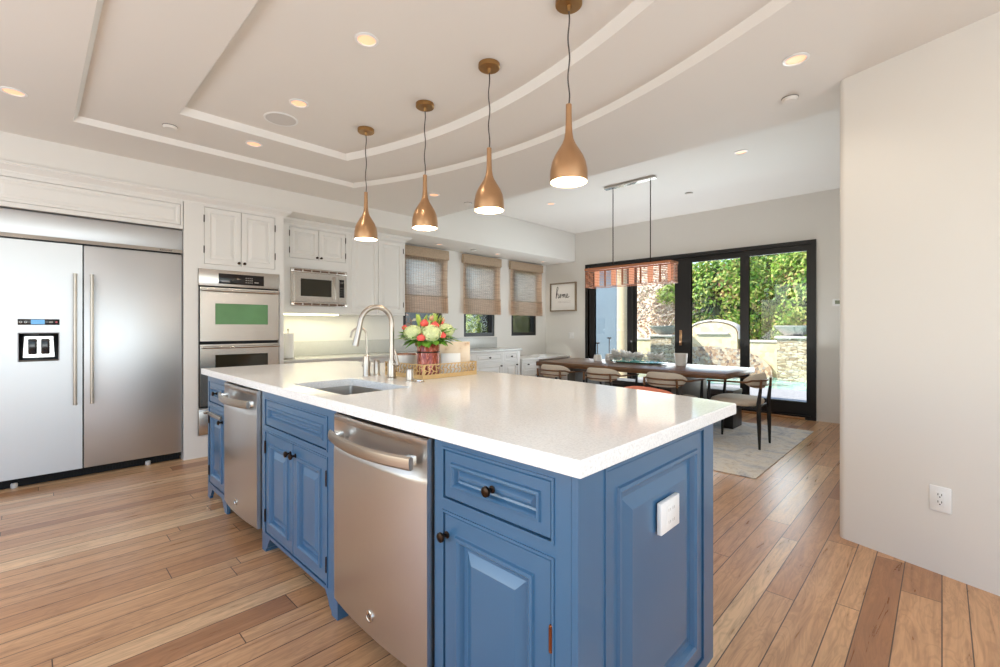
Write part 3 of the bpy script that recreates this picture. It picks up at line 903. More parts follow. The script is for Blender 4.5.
# other things in the tray
t = thing('white_bowl', 'white ceramic bowl with copper rim in the tray behind faucet', 'bowl', (-2.425, 1.64, .9272))
B().lathe([(.03, 0), (.045, .004), (.07, .05), (.075, .122), (.071, .122), (.066, .05), (.04, .012), (.001, .01)], n=28, cap1=False).build('body', 'ivory', t)
B().lathe([(.0755, .1195), (.0755, .1245), (.0705, .1245), (.0705, .1195)], n=28, cap0=False, cap1=False).build('rim', 'copper', t)
t = thing('serving_board', 'cream patterned square board standing on edge in the gold tray', 'board', (-2.225, 1.866, .9272), YAW + .1)
pb = B().box(-.105, .105, -.008, .008, 0, .20, .003); pb.xform(Matrix.Rotation(-.09, 4, 'X')); pb.build('panel', 'board', t)
tag(B().box(-.06, .06, -.004, .004, 0, .13, .001).xform(Matrix.Rotation(-.12, 4, 'X')).build('recipe_card', 'paper'), 'small pale card leaning before the cream board in tray', 'card')
cc = bpy.data.objects['recipe_card']; cc.location = (-2.175, 1.805, .9275); cc.rotation_euler = (0, 0, YAW + .25)

# ------------------------------------------------------------------ refrigerator wall
t = thing('refrigerator', 'wide built-in stainless side-by-side refrigerator with water dispenser', 'refrigerator', (-5.0, -.262, 0), PI / 2)
B().box(0, 1.226, .062, .60, .03, 2.105).build('cabinet', 'black', t)
dx0, dx1, dz0, dz1 = .188, .416, .955, 1.178
d1 = B().frame(.004, .549, .075, 1.882, [(dx0, dx1, dz0, dz1)], 0, .06).build('door', 'fridge', t)
d2 = B().box(.557, 1.222, 0, .06, .075, 1.882, .004).build('door', 'fridge', t)
for d, x in ((d1, .503), (d2, .603)):
    h = B().cyl((x, -.062, .60), (x, -.062, 1.645), .012, n=14); h.cyl((x, -.062, .66), (x, 0, .66), .009, n=10).cyl((x, -.062, 1.585), (x, 0, 1.585), .009, n=10)
    h.cyl((x, -.062, .60), (x, -.062, .615), .0135, n=14).cyl((x, -.062, 1.63), (x, -.062, 1.645), .0135, n=14)
    h.build('handle', 'nickel', d)
B().box(dx0, dx1, -.003, .001, 1.236, 1.281, .0015).build('control_strip', 'display', d1)
B().box(dx0 + .07, dx0 + .145, -.0042, -.0031, 1.241, 1.277).build('screen', 'lcd', d1)
for x in (.016, .042): B().lathe([(.008, .0), (.008, -.001), (.006, -.001), (.006, 0)], (dx0 + x, -.0031, 1.258), 14, 'y', False, False).build('icon', 'plate', d1)
B().box(dx0 + .17, dx0 + .19, -.0040, -.0031, 1.252, 1.264).build('icon', 'greyink', d1)
B().lathe([(.007, 0), (.007, -.0012), (.001, -.0012)], (dx0 + .21, -.0031, 1.258), 14, 'y').build('lock_button', mat('red_button', (190, 60, 80), .3), d1)
niche = B().box(dx0, dx1, .055, .0595, dz0, dz1).box(dx0, dx0 + .006, .002, .055, dz0, dz1).box(dx1 - .006, dx1, .002, .055, dz0, dz1).box(dx0 + .006, dx1 - .006, .002, .055, dz1 - .006, dz1)
niche.build('dispenser_niche', mat('grey_niche', (158, 160, 164), .4), d1)
B().box(dx0 + .006, dx1 - .006, -.006, .055, dz0, dz0 + .012, .002).build('drip_tray', 'slab', d1)
pd_ = B().loft([[(dx0 + .035, .03, dz1 - .03), (dx1 - .035, .03, dz1 - .03), (dx1 - .035, .052, dz1 - .03), (dx0 + .035, .052, dz1 - .03)], [(dx0 + .028, .022, dz0 + .03), (dx1 - .028, .022, dz0 + .03), (dx1 - .028, .052, dz0 + .03), (dx0 + .028, .052, dz0 + .03)]])
pd_.build('dispenser_body', 'steelh', d1)
for k in (0, 1):
    x = dx0 + .055 + k * .07
    p = B().box(x, x + .048, .012, .03, dz0 + .055, dz1 - .05, .008, 3); p.xform(Matrix.Identity(4)); p.build('paddle', 'display', d1)
B().box(.0, 1.226, .004, .06, 1.925, 2.105, .002).build('top_grille', 'fridge', t)
tr = B().prism([(-.022, 1.893), (.06, 1.893), (.06, 1.923), (-.012, 1.923)], 0, 1.226, 'x'); tr.build('trim_strip', 'polish', t)
text_bm('KitchenAid', .02, .0005).xform(Matrix.Translation((1.10, -.0195, 1.908))).build('nameplate_letters', 'slab', t)
kb = B().box(.01, 1.216, .05, .061, .005, .07)
for k in range(60): kb.box(.02 + k * .02, .028 + k * .02, .045, .05, .012, .062)
kb.build('base_grille', 'void', t, weld=False)
for x in (.98, .17): B().lathe([(.018, .0), (.02, .01), (.02, .03), (.016, .036)], (x, .042, .001), 14).build('levelling_foot', 'grille', t)
B().box(.549, .557, .03, .061, .075, 1.882).build('centre_gap', 'void', t)

t = thing('overhead_cabinet', 'white cabinet with one long raised panel above the refrigerator', 'cabinet', (-4.97, -.30, 0), PI / 2)
unit_body(t, 0, 1.262, 2.115, 2.43, [(.10, 1.245, 2.15, 2.338)], .6, 'cab', False)
front(t, 'door', .10, 1.245, 2.15, 2.338, PWS, 'cab')
# tower with the wall ovens
t = thing('oven_cabinet', 'tall white cabinet tower housing the steel wall ovens', 'cabinet', (-4.97, .968, 0), PI / 2)
def ty(Y): return Y - .968
unit_body(t, 0, .88, 0, 2.43, [(ty(1.128), ty(1.762), 1.815, 2.352), (ty(1.078), ty(1.806), .455, 1.768), (ty(1.078), ty(1.806), .205, .452)], .6, 'cab', False)
m_ = (ty(1.128) + ty(1.762)) / 2
front(t, 'door', ty(1.128), m_, 1.815, 2.352, PW, 'cab', (m_ - .025, 1.845), (ty(1.128), 1.95, 2.24), hm='bronze', ks=.9)
front(t, 'door', m_, ty(1.762), 1.815, 2.352, PW, 'cab', (m_ + .025, 1.845), (ty(1.762), 1.95, 2.24), hm='bronze', ks=.9)

t = thing('double_wall_oven', 'stainless double wall oven with green reflection painted on upper window', 'oven', (-4.97, 1.08, 0), PI / 2)
W = .724
B().box(.002, W - .002, -.012, .02, 1.61, 1.766, .003).build('control_panel', 'steelh', t)
B().box(.165, .57, -.0145, -.0122, 1.635, 1.735, .001).build('control_display', 'display', t)
di = B()
for k in range(4):
    for j in range(3): di.box(.40 + k * .018, .408 + k * .018, -.0152, -.0146, 1.655 + j * .022, 1.664 + j * .022)
di.box(.19, .26, -.0152, -.0146, 1.655, 1.66); di.box(.48, .52, -.0152, -.0146, 1.66, 1.668); di.build('control_marks', 'greyink', t)
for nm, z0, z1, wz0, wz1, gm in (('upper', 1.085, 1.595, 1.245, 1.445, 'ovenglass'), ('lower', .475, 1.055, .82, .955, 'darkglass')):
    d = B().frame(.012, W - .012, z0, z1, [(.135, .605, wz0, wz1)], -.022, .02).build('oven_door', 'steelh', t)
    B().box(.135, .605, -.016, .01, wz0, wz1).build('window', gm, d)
    h = B(); h.tube([(.02, -.055, z1 - .028), (.3, -.062, z1 - .028), (W - .3, -.062, z1 - .028), (W - .02, -.055, z1 - .028)], .012, 12)
    h.box(.03, .055, -.05, -.0222, z1 - .038, z1 - .018).box(W - .055, W - .03, -.05, -.0222, z1 - .038, z1 - .018); h.build('handle', 'polish', d)
B().box(.01, W - .01, .002, .02, .455, 1.609).build('gap_liner', 'void', t)
t = thing('warming_drawer', 'small stainless warming drawer beneath the double wall oven', 'drawer', (-4.97, 1.08, 0), PI / 2)
B().box(.002, W - .002, -.018, .02, .21, .45, .003).build('front', 'steelh', t)
B().tube([(.03, -.05, .42), (W - .03, -.05, .42)], .011, 10).box(.05, .07, -.045, -.0182, .412, .428).box(W - .07, W - .05, -.045, -.0182, .412, .428).build('handle', 'polish', t)

# wall units
t = thing('microwave_cabinet', 'white two-door wall cabinet holding the steel microwave', 'cabinet', (-5.27, 1.862, 0), PI / 2)
def my(Y): return Y - 1.862
unit_body(t, 0, .882, 1.375, 2.43, [(my(2.022), my(2.695), 2.005, 2.358), (my(2.03), my(2.70), 1.475, 1.885)], .355, 'cab', False)
m_ = (my(2.022) + my(2.695)) / 2
front(t, 'door', my(2.022), m_, 2.005, 2.358, PW, 'cab', (m_ - .025, 2.03), (my(2.022), 2.09, 2.28), hm='bronze', ks=.9)
front(t, 'door', m_, my(2.695), 2.005, 2.358, PW, 'cab', (m_ + .025, 2.03), (my(2.695), 2.09, 2.28), hm='bronze', ks=.9)
t = thing('microwave_oven', 'built-in stainless microwave with vented trim below small cabinet doors', 'microwave', (-5.27, 2.03, 0), PI / 2)
W = .67
tk = B().box(.0, W, -.03, .02, 1.845, 1.893, .003).box(0, W, -.03, .02, 1.462, 1.508, .003).box(0, .035, -.012, .02, 1.508, 1.845).box(W - .03, W, -.012, .02, 1.508, 1.845)
tk = tk.build('trim_kit', 'steelh', t, weld=False)
M['vent'] = mat('bronze_vent', (96, 70, 50), .5)
for k in range(6):
    for z in (1.858, 1.474): B().box(.035 + k * .103, .035 + k * .103 + .088, -.0315, -.0302, z, z + .02).build('vent_slot', 'vent', tk)
mw = B().frame(.037, W - .11, 1.512, 1.842, [(.105, .47, 1.575, 1.775)], -.032, .02).build('door', 'steelh', t)
B().box(.105, .47, -.026, .01, 1.575, 1.775).build('window', 'darkglass', mw)
B().box(.49, .515, -.05, -.0325, 1.54, 1.82, .006).build('handle', 'nickel', mw)
cp = B().box(W - .108, W - .032, -.032, .02, 1.512, 1.842).build('control_panel', 'steelh', t)
B().box(W - .1, W - .04, -.034, -.0322, 1.575, 1.79).build('keypad', 'display', cp)
kb = B()
for k in range(3):
    for j in range(4): kb.box(W - .094 + k * .018, W - .084 + k * .018, -.0348, -.0342, 1.60 + j * .028, 1.613 + j * .028)
kb.box(W - .092, W - .05, -.0348, -.0342, 1.745, 1.765); kb.build('keypad_buttons', 'slab', cp)
t = thing('wall_cabinet', 'tall white two-door wall cabinet beside the first window shade', 'cabinet', (-5.27, 2.746, 0), PI / 2)
unit_body(t, 0, .812, 1.375, 2.43, [(.022, .785, 1.40, 2.362)], .355, 'cab', False)
front(t, 'door', .022, .4035, 1.40, 2.362, PW, 'cab')
front(t, 'door', .4035, .785, 1.40, 2.362, PW, 'cab', None, (.785, 1.52, 2.25), hm='bronze')
tag(B().box(-5.42, -5.30, 2.00, 2.62, 1.358, 1.374, .002).build('under_cabinet_light', 'led'), 'slim lit strip light under the microwave cabinet', 'light')
light('under_cabinet_glow', 'AREA', (-5.36, 2.5, 1.352), (0, 0, 0), 2.2, (1, .93, .66), .08, 1.2)

# back counter along the window wall
ZC = .862
t = thing('back_counter', 'grey granite back counter with low backsplash below the windows', 'countertop', (-5.626, 1.852, 0))
B().box(0, .60, 0, 3.86, ZC - .032, ZC, .004).build('slab', 'granite', t)
B().box(0, .02, .0, 3.845, ZC + .001, 1.045, .002).build('backsplash', 'granite', t)
labs = ['white base cabinet under the granite counter beside the ovens', 'white base cabinet below the tall wall cabinet', 'white base cabinet below the middle window', 'white base cabinet at the end of granite counter']
ys = [1.853, 2.80, 3.90, 4.66, 5.69]
for k in range(4):
    w_ = ys[k + 1] - ys[k] - .002
    t = thing('base_cabinet', labs[k], 'cabinet', (-5.06, ys[k], 0), PI / 2, 'base cabinets along the window wall')
    if k < 3:
        ops = [(.03, w_ / 2 - .01, .67, .81), (w_ / 2 + .01, w_ - .03, .67, .81), (.03, w_ / 2 - .01, .11, .64), (w_ / 2 + .01, w_ - .03, .11, .64)]
    else:
        ops = [(.03, .60, .67, .81), (.66, .97, .67, .81), (.03, .60, .11, .64), (.66, .97, .11, .64)]
    unit_body(t, 0, w_, .0, .829, ops, .56, 'cab', False)
    for q in ops:
        cx = (q[0] + q[1]) / 2
        front(t, 'drawer' if q[2] > .6 else 'door', *q, PWS if q[2] > .6 else PW, 'cab', (cx, .74) if q[2] > .6 else (q[1] - .03, .60), ks=.9)
t = thing('paper_towel_holder', 'white paper towel roll on steel holder beside the wall ovens', 'paper towel', (-5.22, 1.99, ZC + .001))
B().lathe([(.075, 0), (.075, .012), (.01, .014)], n=24).cyl((0, 0, .012), (0, 0, .325), .006, n=10).ball((0, 0, .328), .012, 12, 8).build('stand', 'nickel', t)
B().lathe([(.018, .016), (.058, .016), (.058, .285), (.018, .285)], n=28, cap0=False, cap1=False).build('paper_roll', 'paper', t)
# desk at the corner
t = thing('corner_desk', 'lower white built-in desk in the corner past granite counter', 'desk', (-5.05, 5.72, 0), PI / 2)
B().box(0, 1.37, -.02, .575, .655, .69, .004).build('desktop', 'cab', t)
B().box(0.01, .45, 0.021, .57, 0, .654).frame(0.01, .45, 0, .654, [(.04, .42, .46, .63), (.04, .42, .08, .44)], 0, .0205).build('body', 'cab', t, weld=False)
front(t, 'drawer', .04, .42, .46, .63, PWS, 'cab', (.16, .585), ks=.9)
front(t, 'door', .04, .42, .08, .44, PW, 'cab', (.38, .39), ks=.9)
B().box(1.33, 1.365, .0, .57, 0, .654).build('side_panel', 'cab', t)
t2 = thing('paper_stack', 'stack of white papers lying on the low corner desk', 'papers', (-5.16, 6.28, .691), .2)
for k in range(3): B().box(-.1, .1, -.16, .16, .0125 * k, .012 + .0125 * k, .001).xform(Matrix.Rotation(.06 * k, 4, 'Z')).build('sheet_bundle', 'paper', t2)

# ------------------------------------------------------------------ framed word, wall plates
t = thing('framed_sign', 'framed script sign reading home on wall by the glass doors', 'picture', (-5.197, YD, 1.52))
hw, hh = .303, .545
B().frame(-hw, hw, 0, hh, [(-hw + .022, hw - .022, .022, hh - .022)], -.04, -.001).build('frame', 'frame', t)
B().box(-hw + .02, hw - .02, -.02, -.006, .02, hh - .02).build('canvas', 'paper', t)
path = {'h': [(0, 0), (.12, .55), (.26, 1.05), (.2, 1.2), (.1, 1.0), (.04, .4), (0, -.02), (.1, .35), (.22, .48), (.28, .36), (.26, .1), (.32, 0), (.42, .12)],
        'o': [(.0, .12), (.1, .38), (0, .4), (-.06, .2), (.0, .02), (.12, .1), (.14, .3), (.2, .34), (.3, .28)],
        'm': [(0, .28), (.05, .4), (.06, .02), (.1, .3), (.18, .4), (.2, .04), (.24, .3), (.33, .4), (.36, .1), (.42, .0), (.5, .1)],
        'e': [(0, .12), (.14, .24), (.14, .38), (.04, .4), (-.02, .2), (.06, .02), (.2, .04), (.34, .16)]}
pts = []; ox = 0
for ch, adv in (('h', .42), ('o', .3), ('m', .5), ('e', .34)):
    if ch == 'o': ox += .08
    pts += [(ox + x, z) for x, z in path[ch]]; ox += adv
def smooth(p, n=4):
    o_ = []
    for i in range(len(p) - 1):
        a, b_, c, d = p[max(i - 1, 0)], p[i], p[i + 1], p[min(i + 2, len(p) - 1)]
        for k in range(n):
            u = k / n; o_.append(tuple(.5 * (2 * b_[j] + (c[j] - a[j]) * u + (2 * a[j] - 5 * b_[j] + 4 * c[j] - d[j]) * u * u + (3 * b_[j] - a[j] - 3 * c[j] + d[j]) * u ** 3) for j in range(len(b_))))
    return o_ + [p[-1]]
sc_ = .19
B().tube([(-.165 + x * sc_, -.0212, .255 + z * sc_ * .95) for x, z in smooth(pts)], .0052, 6, up=(0, 1, 0)).build('lettering', 'ink', t)
ln = B()
for k in range(2):
    x = -.12
    while x < .16:
        l = random.uniform(.012, .03); ln.box(x, min(x + l, .17), -.0206, -.0199, .19 - k * .025, .196 - k * .025); x += l + .01
ln.build('small_print', 'greyink', t)
t = thing('light_switch', 'white light switch plate on wall beneath the framed sign', 'switch', (-5.02, YD, 1.06))
B().box(-.06, .06, -.007, -.001, -.058, .058, .002).build('plate', 'plate', t)
B().box(-.04, -.008, -.010, -.0072, -.034, .034, .001).box(.008, .04, -.010, -.0072, -.034, .034, .001).build('rocker', 'plate', t)
t = thing('thermostat', 'small wall thermostat right of the glass doors by wall corner', 'thermostat', (-.94, YD, 1.53))
B().box(-.055, .055, -.022, -.001, -.045, .045, .004).build('case', 'plate', t)
B().box(-.03, .03, -.024, -.0222, -.02, .025).build('screen', mat('olive_screen', (110, 118, 92), .2), t)
wp = p0 + pd * .45
t = thing('outlet', 'white duplex outlet low on the bare right-hand wall', 'outlet', (wp.x, wp.y, .372), math.atan2(pd.y, pd.x))
B().box(-.041, .041, -.007, -.001, -.062, .062, .003).build('plate', 'plate', t)
B().box(-.018, .018, -.009, -.0072, -.036, .036, .001).build('socket_face', 'plate', t)
for z in (-.018, .018):
    for x in (-.007, .007): B().box(x - .0014, x + .0014, -.0096, -.0091, z + .0, z + .01).build('slot', 'void', t)
    B().lathe([(.003, 0), (.003, -.0006), (.0005, -.0006)], (0, -.0091, z - .007), 8, 'y').build('ground_hole', 'void', t)

# ------------------------------------------------------------------ ceiling fittings
def downlight(x, y, z, label, r=.046):
    t = thing('recessed_downlight', label, 'ceiling light', (x, y, z), 0, 'recessed ceiling lights')
    B().lathe([(r * 1.35, -.0005), (r * 1.35, -.005), (r * 1.05, -.008), (r, -.005), (r, -.0005)], n=28, cap0=False, cap1=False).build('trim_ring', 'plate', t)
    B().lathe([(r * .995, -.0015), (r * .6, -.003), (.001, -.0035)], n=28, cap0=False).build('lens', 'lens', t)
    l = light('downlight_beam', 'SPOT', (x, y, z - .03), (0, 0, 0), 4, (1, .88, .74), spot_size=2.2, spot_blend=.8, shadow_soft_size=.05)
    return t
for x, y, z, lab in ((-4.044, -.077, ZK, 'lit downlight at the left edge above the refrigerator'),
                     (-3.956, 1.242, ZM, 'lit downlight on the tray step in front of wall ovens'),
                     (-2.182, 1.234, ZT, 'lit downlight in the upper ceiling tray nearest the camera'),
                     (-3.13, 1.264, ZT, 'lit downlight beside the round ceiling speaker'),
                     (-.559, 2.842, ZK, 'lit downlight on lower ceiling near the bare right wall'),
                     (-3.933, 3.026, ZK, 'lit downlight behind the second pendant beyond the curved tray'),
                     (-1.442, 4.943, ZD, 'lit downlight in the dining ceiling right of the chandelier'),
                     (-3.974, 5.128, ZD, 'lit downlight in the dining ceiling left of the chandelier')):
    downlight(x, y, z, lab)
for (x, y), lab in zip(((-5.30, 4.178), (-5.32, 5.411), (-5.34, 6.645)), ('small soffit light above the first window shade', 'small soffit light above the middle window shade', 'small soffit light above the farthest window shade')):
    downlight(x, y, ZS, lab, .038)
t = thing('ceiling_speaker', 'round grey ceiling speaker in the upper ceiling tray', 'speaker', (-3.465, 1.27, ZT))
B().lathe([(.115, -.0005), (.115, -.004), (.105, -.007), (.102, -.005)], n=36, cap1=False).build('rim', 'plate', t)
B().lathe([(.101, -.004), (.06, -.0065), (.001, -.007)], n=36).build('grille', 'grille', t)
for x, y, z, lab in ((-4.05, .705, ZM, 'small round detector on the outer tray band above refrigerator'), (-.681, 3.30, ZK, 'small round detector near the lower ceiling edge by the right wall'),
                     (-3.921, 3.507, ZK, 'small round detector on the ceiling beyond the third pendant'), (-2.37, 5.982, ZD, 'small round detector in the dining ceiling'), (-5.30, 4.855, ZS, 'small round detector under the soffit between window shades')):
    t = thing('smoke_detector', lab, 'detector', (x, y, z), 0, 'round ceiling detectors')
    B().lathe([(.045, -.0005), (.045, -.012), (.036, -.022), (.001, -.024)], n=24).build('case', 'ceiling', t)
    B().lathe([(.047, -.001), (.047, -.004), (.0452, -.004)], n=24, cap0=False, cap1=False).build('gap_ring', 'slab', t)

# island pendants
def pendant(loc, label):
    t = thing('pendant_lamp', label, 'pendant lamp', loc, 0, 'brass pendants over the island')
    B().lathe([(.062, -.0008), (.062, -.022), (.058, -.026), (.012, -.027), (.007, -.05), (.001, -.052)], n=32).build('canopy', 'brassdk', t)
    H = loc[2] - 1.893
    pts = [(0, 0, -.045)] + [(.0035 * math.sin(k * 1.3), .002 * math.cos(k * 1.1), -.05 - (H - .41) * k / 12) for k in range(1, 12)] + [(0, 0, -(H - .355))]
    B().tube(smooth(pts, 3), .0034, 8).build('cord', 'cord', t)
    zb = -H
    prof = [(.0865, 0), (.087, .03), (.0855, .055), (.079, .09), (.066, .122), (.048, .152), (.032, .178), (.022, .202), (.017, .23), (.015, .262), (.014, .31), (.0135, .362)]
    pr = [(r, zb + z) for r, z in prof]
    sh = B().lathe(pr + [(.006, zb + .364)], n=40, cap0=False).build('shade', 'brass', t)
    inn = [(.0865, zb + .0002), (.0835, zb + .001), (.084, zb + .03), (.082, zb + .055), (.075, zb + .09), (.06, zb + .12), (.04, zb + .142), (.001, zb + .148)]
    B().lathe(inn, n=40, cap0=False).build('shade_lining', 'shadein', sh)
    B().ball((0, 0, zb + .075), .032, 16, 10).build('bulb', 'bulb', t)
    light('pendant_glow', 'POINT', (loc[0], loc[1], 1.893 + .03), (0, 0, 0), 3.2, (1, .86, .68), shadow_soft_size=.03)
for x, y, lab in ((-3.175, 1.79, 'brass teardrop pendant nearest the refrigerator wall, farthest from camera'), (-2.528, 1.868, 'brass teardrop pendant second from the kitchen wall'),
                  (-1.88, 1.845, 'brass teardrop pendant third from the kitchen wall'), (-1.246, 1.742, 'brass teardrop pendant nearest the camera, largest in view')):
    pendant((x, y, ZT), lab)

# ------------------------------------------------------------------ dining area
rg = tag(B().box(-1.55, 1.55, -1.15, 1.15, .0, .008, .003).build('area_rug', 'rug'), 'faded blue-grey patterned rug under the dining table', 'rug'); rg.location = (-2.62, 5.19, .0005)
t = thing('dining_table', 'long dark walnut dining table with grey slab pedestals', 'table', (-2.72, 5.22, .009))
B().box(-1.2, 1.2, -.49, .49, .692, .750, .006).build('tabletop', 'walnut', t)
for x in (-.72, .66): B().box(x - .06, x + .06, -.36, .36, 0, .691, .004).build('pedestal', 'slab', t)
B().box(-.66, .60, -.03, .03, .12, .22, .004).build('stretcher', 'slab', t)
t = thing('bench', 'dark grey bench behind the dining table by glass doors', 'bench', (-2.75, 5.95, .009))
B().box(-.98, .98, -.17, .17, .40, .455, .006).build('seat', 'slab', t)
for x in (-.92, .92): B().box(x - .055, x + .055, -.165, .165, 0, .399, .004).build('leg', 'blackm', t)

def make_chair(loc, rot, label):
    t = thing('dining_chair', label, 'chair', loc, rot, 'dining chairs around the table')
    # seat
    b = B(); loops = []
    for z, s in [(.415, .90), (.425, .97), (.445, 1), (.465, .97), (.478, .85), (.482, .6)]:
        lp = []
        for k in range(28):
            a = 2 * PI * k / 28; c, q = math.cos(a), math.sin(a); e = .62
            x = abs(c) ** e * (1 if c > 0 else -1); y = abs(q) ** e * (1 if q > 0 else -1)
            lp.append((x * .245 * s * (1 + .07 * y), y * .235 * s, z))
        loops.append(lp)
    b.loft(loops).build('seat', 'cream', t, ang=60)
    f = B().tube([(.2, .2, .405), (-.2, .2, .405), (-.18, -.22, .405), (.18, -.22, .405), (.2, .2, .405)], .012, 8); f.build('seat_frame', 'blackm', t)
    for sx in (-1, 1):
        B().tube([(sx * .245, .235, .0), (sx * .24, .225, .3), (sx * .235, .215, .42), (sx * .25, .2, .65)], [.011, .019, .019, .012], 10).build('leg', 'blackm', t)
        B().tube([(sx * .185, -.255, .0), (sx * .182, -.25, .25), (sx * .178, -.245, .45), (sx * .176, -.262, .60)], [.011, .020, .021, .014], 10).build('leg', 'blackm', t)
        B().tube([(sx * .176, -.262, .60), (sx * .172, -.268, .69)], [.0135, .012], 10).build('back_post', 'chairrail', t)
    def arc(n, xm, y0, yb):
        return [(xm * math.sin(a), y0 - (y0 - yb) * math.cos(a)) for a in [(-1 + 2 * k / n) * PI / 2 for k in range(n + 1)]]
    rail = [(-.262, .215, .655)] + [(x, y, .660 + .014 * (1 if abs(x) < .2 else 0)) for x, y in arc(18, .258, -.03, -.275)] + [(.262, .215, .655)]
    B().tube(smooth(rail, 2), .0095, 8).build('arm_rail', 'chairrail', t)
    B().tube([(x, y, .622) for x, y in arc(14, .2, -.17, -.272)], .007, 8).build('back_rail', 'chairrail', t)
    # curved back pad
    loops = []
    for k in range(21):
        s = -1 + 2 * k / 20; a = s * 1.12; cx, cy = .24 * math.sin(a), -.02 - .222 * math.cos(a)
        hgt = .077 * (1 - abs(s) ** 4 * .85); th = .024 * (1 - abs(s) ** 6 * .8); nx, ny = math.sin(a), -math.cos(a)
        loops.append([(cx + nx * th * math.cos(q), cy + ny * th * math.cos(q), .668 + hgt * math.sin(q)) for q in [2 * PI * m / 14 for m in range(14)]])
    B().loft(loops).build('backrest', 'cream', t, ang=60)
    return t
ch = make_chair((-3.49, 4.72, .009), 0, 'cream padded dining chair on the near side, farthest from camera')
dup(ch, (-2.82, 4.75, .009), 0, 'cream padded dining chair on the near side, in the middle')
dup(ch, (-2.08, 4.77, .009), 0, 'cream padded dining chair on near side above coral stool')
dup(ch, (-1.545, 5.185, .009), PI / 2, 'cream padded dining chair with black legs at the table end')

t = thing('bar_stool', 'coral low-back stool tucked behind the island worktop', 'stool', (-1.29, 2.37, 0), PI - .38)
loops = []
for k in range(19):
    s = -1 + 2 * k / 18; a = s * 1.15; cx, cy =   .28 * math.sin(a), -.06 - .14 * math.cos(a)
    h_ = .10 * (1 - abs(s) ** 4 * .6); nx, ny = math.sin(a), -math.cos(a)
    loops.append([(cx + nx * .018 * math.cos(q), cy + ny * .018 * math.cos(q), .76 + h_ * math.sin(q)) for q in [2 * PI * m / 12 for m in range(12)]])
B().loft(loops).build('backrest', 'coral', t, ang=60)
B().lathe([(.16, .60), (.185, .61), (.19, .635), (.18, .655), (.12, .665), (.001, .665)], n=28).build('seat', 'coral', t)
for sx in (-1, 1):
    for sy in (-1, 1): B().tube([(sx * .18, sy * .18, 0), (sx * .12, sy * .12, .60)], [.01, .014], 10).build('leg', 'blackm', t)
B().tube([(.155 * math.cos(2 * PI * k / 20), .155 * math.sin(2 * PI * k / 20) , .25) for k in range(21)], .007, 6).build('foot_ring', 'blackm', t)
for sx in (-1, 1): B().tube([(sx * .13, -.12, .61), (sx * .14, -.135, .70)], .01, 8).build('back_post', 'blackm', t)

# table things
ZTB = .7595
for x, y, hgt, lab in ((-3.345, 5.34, .235, 'white-based candle stick nearer the island on table'), (-3.32, 5.60, .30, 'taller white-based candle stick nearer the glass doors')):
    t = thing('candle_holder', lab, 'candle holder', (x, y, ZTB), 0, 'candle sticks on the dining table')
    B().lathe([(.055, 0), (.055, .05), (.045, .085), (.012, .09)], n=20).build('base', 'ivory', t)
    B().cyl((0, 0, .09), (0, 0, hgt), .006, n=8).build('rod', 'bronze', t)
    B().lathe([(.03, hgt), (.032, hgt + .006), (.03, hgt + .016), (.015, hgt + .018)], n=18).build('cup', 'bronze', t)
t = thing('glass_tray', 'long aqua glass tray under the white flowers on table', 'tray', (-2.79, 5.40, ZTB))
B().loft([[(sx * s, sy * s2, z) for sx, sy in [(.40 * math.cos(2 * PI * k / 32), .13 * math.sin(2 * PI * k / 32)) for k in range(32)]] for s, s2, z in ((.75, .7, 0), (.97, .95, .012), (1, 1, .022), (.96, .94, .02), (.72, .66, .008))]).build('dish', 'aqua', t)
t = thing('flower_garland', 'row of frosted white artificial blooms along the glass tray', 'flowers', (-2.79, 5.40, ZTB + .024))
rnd = random.Random(5)
for k in range(6):
    b = B(); cx = -.33 + k * .125; R = rnd.uniform(.07, .095); cy = rnd.uniform(-.03, .03)
    for q in range(64):
        a = rnd.uniform(0, 2 * PI); el = rnd.uniform(-.1, 1.35); d = Vector((math.cos(a) * math.cos(el), math.sin(a) * math.cos(el), math.sin(el)))
        leaf_blade(b, Vector((cx, cy, .03)) + d * R * .3, d, R * rnd.uniform(.8, 1.25), R * .55, .3)
    b.ball((cx, cy, .034), R * .4, 10, 6)
    b.build('bloom', 'silverleaf', t, weld=False)
t = thing('white_planter', 'plain white tapered pot on the table right of the blooms', 'pot', (-2.235, 5.40, ZTB))
B().lathe([(.055, 0), (.062, .004), (.076, .145), (.071, .145), (.058, .012), (.001, .01)], n=28, cap1=False).build('body', 'ivory', t)

# chandelier
cx0, cx1, cy0, cy1, cz0, cz1 = -3.28, -2.155, 4.93, 5.13, 1.722, 1.965
t = thing('linear_chandelier', 'long rectangular copper louvre chandelier above the dining table', 'chandelier', (-2.70, 5.03, ZD))
def L3(x, y, z): return (x + 2.70, y - 5.03, z - ZD)
def lbox(b, x0, x1, y0, y1, z0, z1): return b.box(x0 + 2.7, x1 + 2.7, y0 - 5.03, y1 - 5.03, z0 - ZD, z1 - ZD)
lbox(B(), -3.04, -2.375, 5.00, 5.06, ZD - .028, ZD - .001).build('canopy', 'polish', t)
for x in (-2.93, -2.44): B().cyl(L3(x, 5.03, ZD - .028), L3(x, 5.03, cz1 - .005), .006, n=8).build('rod', 'bronze', t)
M['slat'] = mat('copper_slat', (186, 122, 88), .4, .3, var=.1, scale=20)
M['glowslat'] = mat('pink_glass_panel', (238, 186, 158), .4, emit=(255, 176, 140), es=.35)
fr = B()
for z0, z1 in ((cz1 - .03, cz1), (cz0, cz0 + .008)):
    lbox(fr, cx0, cx1, cy0, cy0 + .012, z0, z1); lbox(fr, cx0, cx1, cy1 - .012, cy1, z0, z1); lbox(fr, cx0, cx0 + .012, cy0 + .012, cy1 - .012, z0, z1); lbox(fr, cx1 - .012, cx1, cy0 + .012, cy1 - .012, z0, z1)
